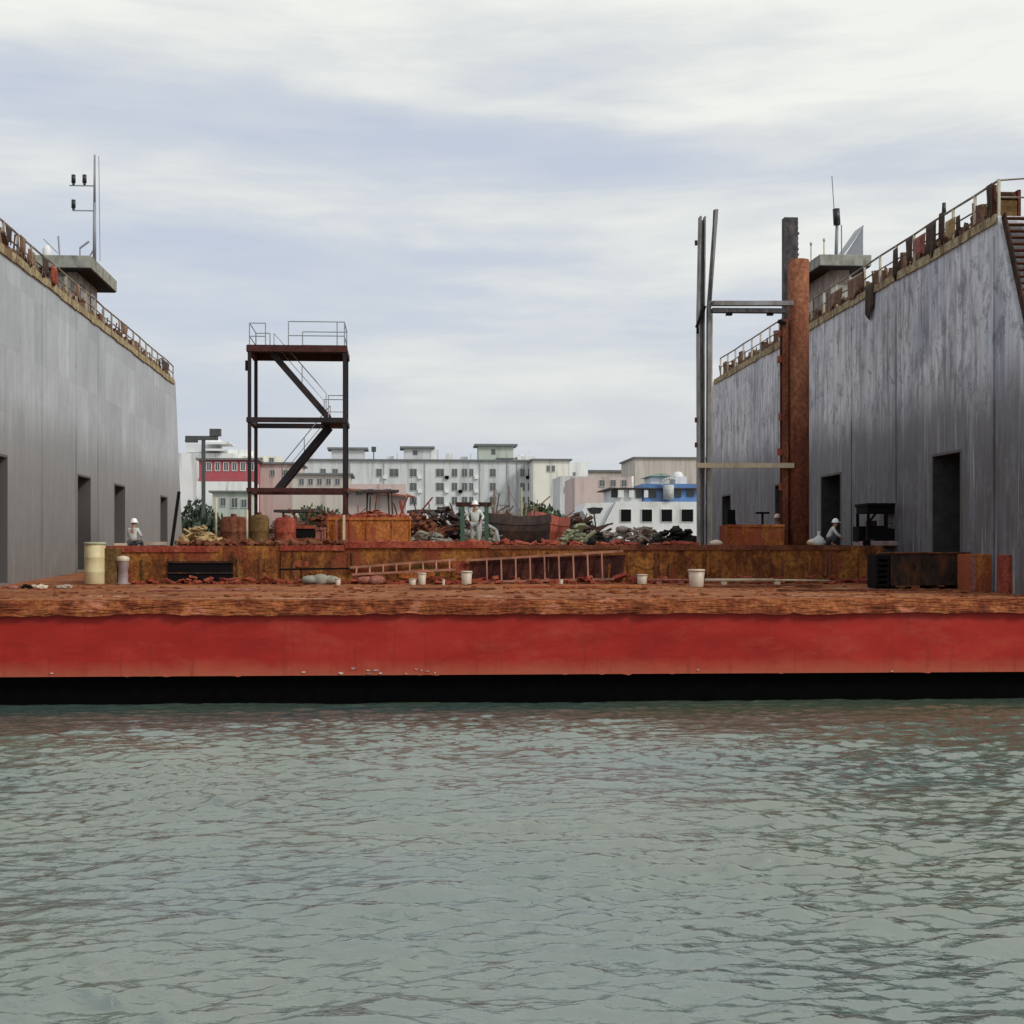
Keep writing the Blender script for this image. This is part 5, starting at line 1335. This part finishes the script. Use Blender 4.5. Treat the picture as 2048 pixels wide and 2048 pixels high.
for k, (px, Y, L_, rt, hl, hs, hx_, hh_, mt_, gy, lb) in enumerate((
 (560, 104, 12, 15, 'boat_brown', 'rust_red', .1, 2.8, 5.2, None, 'brown boat with red cabin at the left leg of the stair tower'),
 (665, 120, 13, -22, 'boat_red', 'b_beige', -.2, 3.2, 6.4, None, 'red boat with beige cabin beyond the right leg of the stair tower'),
 (775, 110, 12, 10, 'boat_dark', 'b_white', .05, 3.0, 5.5, None, 'dark boat with white cabin behind the red-brown scrap pile'),
 (825, 122, 13, -14, 'rust_red', 'boat_brown', -.1, 3.6, 7.2, (.25, 5.0, 2.4), 'rust red trawler with brown cabin left of the flat-topped gantry'),
 (905, 116, 13, 26, 'boat_dark', 'green_paint', .15, 3.2, 6.0, None, 'dark boat with green cabin right of the flat-topped gantry'),
 (985, 122, 13, 5, 'boat_dark', 'b_beige', .1, 3.0, 8.8, None, 'dark boat with the tallest slim mast near the crossed booms'),
 (1035, 112, 12, -28, 'boat_brown', 'rust_brown', -.1, 2.8, 7.0, (.2, 4.6, 2.2), 'brown boat with a small rear frame behind the salmon red workboat'),
 (1140, 112, 11, 14, 'boat_brown', 'b_white', -.1, 3.0, 5.6, None, 'brown boat with white cabin behind the pale green canvas heap'))):
    fishing_boat(px, Y, L_, R(rt), lb, hull=hl, house=hs, hx=hx_, hh=hh_, mast=mt_, gantry=gy, booms=((.1, mt_*.5, .42, mt_*.9), (.12, mt_*.8, -.3, mt_*.45)))
# white passenger ship with blue upper works
SY = 108
def sp_(px, py, d=0): return P(px, py, SY+d)
zdk = sp_(1290, 1003).z; zup = sp_(1290, 966).z
sh = thing('passenger_ship', (sp_(1330, 1100).x, SY+4, 0), 'white passenger ship with square windows and a blue upper deck', 'ship')
x0, x1 = sp_(1212, 1000).x, sp_(1480, 1000).x; xb = sp_(1168, 1000).x
MB().prism([(xb+1.2, SY+3.6), (x0+1, SY), (x1, SY), (x1, SY+8), (x0+1, SY+8), (xb+1.2, SY+4.4)], -.5, zdk-2.9).build('hull', M['white_paint'], sh)
MB().prism([(x0-.6, zdk-2.9), (x1-.2, zdk-2.9), (x1-.2, zdk), (x0+.9, zdk)], SY+.35, SY+7.6, 'y').build('main_cabin', M['white_paint'], sh)
MB().prism([(xb, zdk-.75), (xb+.25, zdk-.12), (x0+.86, zdk-.04), (x0-.64, zdk-2.9), (xb+1.3, zdk-2.9)], SY+.8, SY+7.1, 'y').build('fore_cabin', M['white_paint'], sh)
MB().prism([(xb+.35, zdk-.55), (xb+.9, zdk-.45), (x0-.1, zdk-.50), (x0-.35, zdk-.95), (xb+.7, zdk-1.0)], SY+.77, SY+.798, 'y').build('fore_window', M['glass_dark'], sh)
for pa, pb in ((1242, 1262), (1284, 1304), (1323, 1344), (1363, 1386)):
    A, B = sp_(pa, 1043, .3), sp_(pb, 1019, .3)
    fr = MB().box(A.x-.06, B.x+.06, SY+.28, SY+.348, A.z-.06, B.z+.06).build('window', M['b_white'], sh)
    MB().box(A.x, B.x, SY+.25, SY+.278, A.z, B.z).build('pane', M['black'], fr)
xa = sp_(1232, 985).x
MB().box(xa, sp_(1288, 0).x, SY+1.0, SY+6.6, zdk+.003, sp_(0, 974).z).build('upper_cabin', M['b_grey'], sh)
MB().box(sp_(1290, 0).x, x1-.6, SY+1.0, SY+6.8, zdk+.003, zup).build('blue_deckhouse', M['blue_paint'], sh)
MB().box(xa-.5, x1-.4, SY+.6, SY+7.2, sp_(0, 973).z, sp_(0, 971).z).build('boat_deck', M['boat_dark'], sh)
up = MB()
for pa, pb, q0, q1 in ((1222, 1234, 979, 995), (1272, 1284, 980, 996), (1298, 1312, 976, 995), (1350, 1362, 976, 994), (1374, 1388, 976, 993)):
    A, B = sp_(pa, q1, .96), sp_(pb, q0, .96); MB().box(A.x, B.x, SY+.90, SY+.998, A.z, B.z).build('window', M['glass_dark'], sh)
for pa, pb in ((1236, 1247), (1258, 1268), (1288, 1296)):
    A, B = sp_(pa, 995, .8), sp_(pb, 980, .8); up.box(A.x, B.x, SY+.70, SY+.86, A.z, B.z)
up.build('white_lockers', M['white_paint'], sh)
m = MB(); pts = []
for q in np.linspace(0, math.pi*.72, 9):
    A = sp_(1322+18*(1-math.cos(q)), 966-13*math.sin(q)+4, .5); pts.append((A.x, SY+.5, A.z))
m.path(pts, .10, 8); A = sp_(1337, 975, .5); m.tube((A.x, SY+.5, A.z-1), (A.x, SY+.5, A.z+.2), .45, n=12).build('vent_cowl', M['b_frame'], sh)
c0, c1 = sp_(1361, 0).x, sp_(1384, 0).x
MB().box(c0, c1, SY+2, SY+4.4, zup+.002, sp_(0, 945).z).lathe([((c1-c0)*.5, 0), ((c1-c0)*.45, .25), ((c1-c0)*.25, .45), (0, .5)], ((c0+c1)/2, SY+3.2, sp_(0, 945).z), 16).build('white_cabin', M['white_paint'], sh)
c0, c1 = sp_(1308, 0).x, sp_(1356, 0).x
MB().box(c0+.3, c1-.3, SY+3, SY+6, zup+.002, sp_(0, 945).z).build('wheelhouse', M['b_cream'], sh)
MB().prism([(c0, sp_(0, 944).z), (c1, sp_(0, 944).z), (c1-.5, sp_(0, 938).z), (c0+.6, sp_(0, 938).z)], SY+2.6, SY+6.4, 'y').build('wheelhouse_roof', M['green_paint'], sh)
A = sp_(1282, 0); MB().tube((A.x, SY+4, zdk), (A.x, SY+4, sp_(0, 942).z), .10, n=8).build('mast', M['b_cream'], sh)
# boats/bundles just beyond and on the far part of the platform
def on_plat(z=PLZ): return z
def workboat(px, Y, L_, B_, H_, rot, mat, label, zoff=.62, tilt=0):
    a = P(px, 0, Y); t = thing('workboat', (0,0,0), label, 'boat')
    loft_hull(L_, B_, H_, M[mat], t, .45)
    for x in (-.25*L_, .05*L_): MB().box(x-.12, x+.12, -B_*.36, B_*.36, H_+.05, H_+.12).build('thwart', M['boat_brown'], t)
    MB().box(-L_*.46, L_*.30, -.07, .07, -.66, -.50).build('keel', M['boat_brown'], t)
    t.location = (a.x, Y, PLZ+zoff); t.rotation_euler = (tilt, 0, rot); return t
workboat(1016, 67, 4.6, 1.7, .55, R(-152), 'boat_dark', 'black open workboat hauled out right of the standing worker')
workboat(1096, 69, 4.0, 1.5, .55, R(-118), 'boat_red', 'salmon red open workboat hauled out right of the black one')
heap(1128, 1196, 1040, 64, 'tarp_green', 'pale green canvas heap between the salmon red workboat and beige heap', 'canvas_heap', 'canvas heap', 70, dep=1.8)
heap(1196, 1340, 1046, 66, 'tarp_beige', 'long beige and mauve heap of nets before the white ship', 'net_heap', 'net heap', 170, dep=2.0)
heap(1182, 1222, 1068, 60, 'tarp_black', 'small black net heap on the platform left of the beige heap', 'net_heap', 'net heap', 45, dep=1)
heap(1310, 1400, 1052, 61, 'tarp_black', 'large black net heap leaning behind the guide posts', 'net_heap', 'net heap', 110, dep=1.5)
heap(835, 950, 1002, 70, 'boat_dark', 'dark machinery scrap pile left of the standing worker', 'machinery_pile', 'machinery', 260, dep=2.5, sticks=26)
heap(790, 880, 1018, 66, 'rust_brown', 'brown scrap pile between the orange skip and the dark machinery', 'scrap_pile', 'scrap pile', 130, dep=2, sticks=16)
heap(680, 830, 1004, 72, 'rust_red', 'red-brown scrap pile rising behind the orange skip', 'scrap_pile', 'scrap pile', 190, dep=2.5, sticks=30)
heap(596, 706, 1012, 66, 'rust_brown', 'brown scrap pile around the right leg of the stair tower', 'scrap_pile', 'scrap pile', 170, dep=2.5, sticks=24)
heap(535, 610, 1018, 70, 'boat_brown', 'greyish brown scrap pile inside the stair tower', 'scrap_pile', 'scrap pile', 130, dep=2.5, sticks=18)
heap(1110, 1210, 1018, 74, 'boat_brown', 'brown scrap pile just left of the white ship bow', 'scrap_pile', 'scrap pile', 140, dep=2.5, sticks=18)
heap(1044, 1076, 1036, 70, 'rust_brown', 'small brown pile wedged between black workboat and salmon red workboat', 'scrap_pile', 'scrap pile', 60, dep=1.5, sticks=8)
heap(930, 1000, 1046, 62, 'grey_bag', 'greyish pile of sacks right behind the standing worker', 'sack_pile', 'sacks', 90, dep=1.5, sticks=5)
heap(975, 1075, 1012, 74, 'boat_brown', 'brown timber pile behind the black workboat', 'timber_pile', 'timber', 110, dep=2, sticks=26)
heap(820, 900, 1060, 62, 'grey_bag', 'dusty grey-brown scrap pile beside the orange skip', 'scrap_heap', 'scrap heap', 60, dep=1.6)
# timbers and plates
def beamthing(a, b, Y, w, h, mat, label, name='beam', cat='beam'):
    A, B = P(*a, Y), P(*b, Y); return tag(MB().bar((A.x, Y, A.z), (B.x, Y, B.z), h, w).build(name, M[mat]), label, cat)
a = P(905, 0, 51.0); 
tag(MB().box(P(872,0,51).x, P(936,0,51).x, 50.9, 51.4, PLZ+.002, PLZ+.14).build('pale_plank', M['beam_cream']), 'pale cream plank lying just left of the standing worker', 'plank')
tag(MB().box(P(822,0,51).x, P(850,0,51).x, 50.9, 51.3, PLZ+.002, PLZ+.12).build('pale_plank', M['rust_pink']), 'short pinkish plank at the right end of the orange skip', 'plank')
A, B = P(962, 1044, 60), P(992, 1060, 60)
m = MB().tube((P(958,0,60).x, 60, PLZ), (A.x, 60, A.z), .07, n=8).tube(A, B, .08, n=8).tube(B, (P(1000,0,60).x, 60, PLZ), .08, n=8)
tag(m.build('bent_pipe', M['b_frame']), 'pale bent pipe arching down right of the standing worker', 'pipe')
A = P(928, 1004, 58); B = P(975, 1008, 58)
t = thing('lifting_gantry', ((A.x+B.x)/2, 58, PLZ), 'dark square steel frame behind the standing worker', 'gantry')
m = MB()
for px in (925, 973): x = P(px, 0, 58).x; m.box(x-.09, x+.09, 57.92, 58.08, PLZ, P(px, 1006, 58).z)
m.build('uprights', M['net_green'], t)
x0_, x1_ = P(912, 0, 58).x, P(982, 0, 58).x
MB().box(x0_, x1_, 57.9, 58.1, P(0, 1011, 58).z, P(0, 1007, 58).z+.1).build('crossbar', M['charcoal'], t)
# yellow pole and other verticals
A = P(1043, 975, 72); tag(MB().tube((A.x, 72, PLZ), (A.x, 72, A.z), .08, .06, n=8).build('pole', M['tarp_green']), 'slim pale yellow-green pole above the salmon red workboat', 'pole')
for px, pt_, Y, lb in ((432, 995, 53, 'thin pale rod standing left of the widest drum tank'), (494, 1020, 51.0, 'thin pale rod between the widest and the olive drum tank')):
    A = P(px, pt_, Y); tag(MB().tube((A.x, Y, PLZ), (A.x-.0, Y, A.z), .045, n=8).build('rod', M['beam_cream']), lb, 'rod')

# ================================================================ trees
def tree(px, Y, base, h, r, mat, label, n=900, leaf=.28, seed=1, name='tree'):
    q = random.Random(seed); a = P(px, 0, Y)
    t = thing(name, (a.x, Y, base), label, 'tree')
    m = MB(); th = h*.35; m.tube((a.x, Y, base), (a.x+.1, Y, base+th), .22, .14, 8)
    cl = []
    for k in range(9):
        ang = q.uniform(0, 6.28); rr_ = r*q.uniform(.3, .85); z = base+h*q.uniform(.42, .88)
        c = Vector((a.x+rr_*math.cos(ang), Y+rr_*math.sin(ang), z)); cl.append((c, r*q.uniform(.25, .48)))
        m.tube((a.x+.1, Y, base+th*q.uniform(.7, 1)), c, .09, .03, 6)
    cl.append((Vector((a.x, Y, base+h*.85)), r*.4))
    m.build('trunk', M['bark'], t)
    f = MB(); v = []; fs = []
    for k in range(n):
        c, cr = cl[k % len(cl)]
        d = Vector((q.gauss(0,1), q.gauss(0,1), q.gauss(0,.8))).normalized()*cr*q.random()**.4*1.15
        p = c+d; e = Euler((q.uniform(0,3), q.uniform(0,3), q.uniform(0,3))).to_matrix(); s = leaf*q.uniform(.6, 1.3)
        i = len(v); v += [p+e@Vector((-s,0,0)), p+e@Vector((0,-s*.5,0)), p+e@Vector((s,0,0)), p+e@Vector((0,s*.5,.05))]; fs.append((i,i+1,i+2,i+3))
    f.add(v, fs); f.build('crown', M[mat], t, fix=False)
    return t
tree(388, 175, QZ, 9.5, 3.6, 'leaf_dark', 'dark bushy tree next to the far end of the left wall', 1500, .42, 2)
tree(412, 170, QZ, 7.2, 3.0, 'leaf_dark', 'lower dark tree in front of the pale greenish shed', 1100, .40, 3)
tree(640, 175, QZ, 8.5, 3.6, 'leaf_mid', 'green tree seen between the stair tower legs', 1200, .40, 4)
tree(672, 172, QZ, 7.5, 3.0, 'leaf_dark', 'dark tree just right inside the stair tower legs', 1000, .40, 5)
tree(1085, 178, QZ, 9.0, 3.8, 'leaf_mid', 'green tree left of the white passenger ship', 1300, .40, 6)
tree(1122, 176, QZ, 7.6, 3.2, 'leaf_dark', 'darker low tree touching the white ship bow', 1000, .40, 7)
tree(980, 182, QZ, 8.0, 3.0, 'leaf_yellow', 'yellow-green bush behind the crossed booms', 900, .38, 8)
tree(560, 182, QZ, 7.0, 2.6, 'leaf_yellow', 'pale yellow-green bush left in the stair tower opening', 800, .38, 9)
for (px, y_, bs, h_, r_, mt, sd_, lb) in ((690, 176, QZ, 6.4, 2.8, 'leaf_mid', 21, 'small green tree in front of the faded red-roofed shed'), (1040, 180, QZ, 6.8, 2.9, 'leaf_mid', 22, 'greenish tree directly behind the slim pale pole'), (1160, 182, QZ, 6.4, 2.8, 'leaf_dark', 23, 'dark tree behind the white ship bow'), (900, 172, QZ, 4.6, 2.6, 'leaf_dark', 24, 'low dark shrub behind the flat-topped gantry boat'), (605, 178, QZ, 7.4, 2.8, 'leaf_dark', 25, 'dark tree in the left half of the stair tower opening')):
    tree(px, y_, bs, h_, r_, mt, lb, 800, .38, sd_)
# retaining quay wall
tag(MB().box(-300, 500, 148.2, 149.9, -3, QZ+.6).build('quay_wall', M['b_beige']), 'long low beige quay wall behind the fishing boats', 'wall')
# ================================================================ camera, sky, light
cam = bpy.data.cameras.new('Camera'); co_ = bpy.data.objects.new('Camera', cam); C.objects.link(co_)
co_.location = (0, 0, EYE); co_.rotation_euler = (R(90), 0, -YAW)
cam.sensor_width = 36; cam.lens = 36*F/2048
cam.shift_x = (1024-PX0)/2048; cam.shift_y = (PY0-1024)/2048
cam.clip_start = .1; cam.clip_end = 12000
sc.camera = co_
EL, AZ = R(38), R(126)           # sun elevation; azimuth clockwise from +Y (north): high, to the right and a little behind the viewer
sd = Vector((math.sin(AZ)*math.cos(EL), math.cos(AZ)*math.cos(EL), math.sin(EL)))
L = bpy.data.lights.new('sun', 'SUN'); L.energy = 1.35; L.angle = R(12); L.color = (1, .965, .92)
lo = bpy.data.objects.new('sun', L); C.objects.link(lo); lo.rotation_euler = sd.to_track_quat('Z', 'Y').to_euler()
w = bpy.data.worlds.new('World'); sc.world = w; w.use_nodes = True; n = w.node_tree; g = G(n)
bg = n.nodes['Background']; bg.inputs['Strength'].default_value = .1
sky = g.node('ShaderNodeTexSky'); sky.sky_type = 'NISHITA'; sky.sun_disc = False; sky.sun_elevation = EL; sky.sun_rotation = AZ
sky.air_density = 1.; sky.dust_density = 2.; sky.ozone_density = 1.
tc = g.node('ShaderNodeTexCoord'); s = g.sep(tc.outputs['Generated'])
az = g.math('ARCTAN2', s[0], s[1]); el = g.math('ARCSINE', s[2])
cb = g.node('ShaderNodeCombineXYZ'); g.lk(g.math('MULTIPLY', az, 1.), cb.inputs[0]); g.lk(g.math('MULTIPLY', el, 1.), cb.inputs[1])
def vs(scale, loc=(0,0,0), rot=0):
    m = g.node('ShaderNodeMapping'); m.inputs['Scale'].default_value = scale; m.inputs['Location'].default_value = loc; m.inputs['Rotation'].default_value = (0, 0, rot)
    g.lk(cb.outputs[0], m.inputs['Vector']); return m.outputs[0]
wisp = g.noise(vs((2.6, 20, 1), (1.3, .4, 0), R(0)), 1., 7, .56, .25)
soft = g.noise(vs((1.7, 7, 1), (4.3, 2.1, 0), R(-1)), 1., 4, .5, .15)
fine = g.noise(vs((9, 42, 1), (0, 3, 0), R(-1)), 1., 5, .6, .4)
v = g.math('ADD', g.math('MULTIPLY', az, .10), g.math('ADD', g.math('ADD', g.math('MULTIPLY', wisp, .55), g.math('MULTIPLY', soft, .40)), g.math('MULTIPLY', fine, .24)))
# a thicker deck of cloud high up, thinner lower down, a bluer gap between (angles above the horizon)
eld = g.math('MULTIPLY', el, 180/math.pi)
wob = g.math('ADD', eld, g.math('ADD', g.math('MULTIPLY', g.math('SUBTRACT', soft, .5), 6.), g.math('MULTIPLY', az, 4.)))
band = g.ramp(g.math('DIVIDE', wob, 40.), [(0., .40), (.10, .30), (.20, .40), (.285, .30), (.34, .48), (.385, .50), (.425, .20), (.455, .30), (.49, .85), (.58, 1.), (1., .98)])
cov = g.math('ADD', g.math('MULTIPLY', g.math('SUBTRACT', v, .585), 2.8), band)
col = g.ramp(cov, [(.05, (4.5, 4.95, 5.8)), (.35, (5.05, 5.4, 5.95)), (.60, (5.95, 6.15, 6.2)), (.85, (6.8, 6.95, 6.65)), (1., (7.35, 7.45, 6.95))])
hz = g.ramp(g.math('DIVIDE', eld, 10.), [(0., .75), (1., 0.)])
col = g.mix(hz, col, (4.95, 5.1, 5.3))
col = g.mix(.94, sky.outputs[0], col)
below = g.ramp(s[2], [(0., 1), (.002, 0)])
col = g.mix(below, col, (1.6, 1.6, 1.5))
g.lk(col, bg.inputs['Color'])
sc.view_settings.view_transform = 'Standard'; sc.view_settings.look = 'None'; sc.view_settings.gamma = 1; sc.view_settings.exposure = .33
sc.cycles.use_denoising = True
sc.cycles.max_bounces = 8
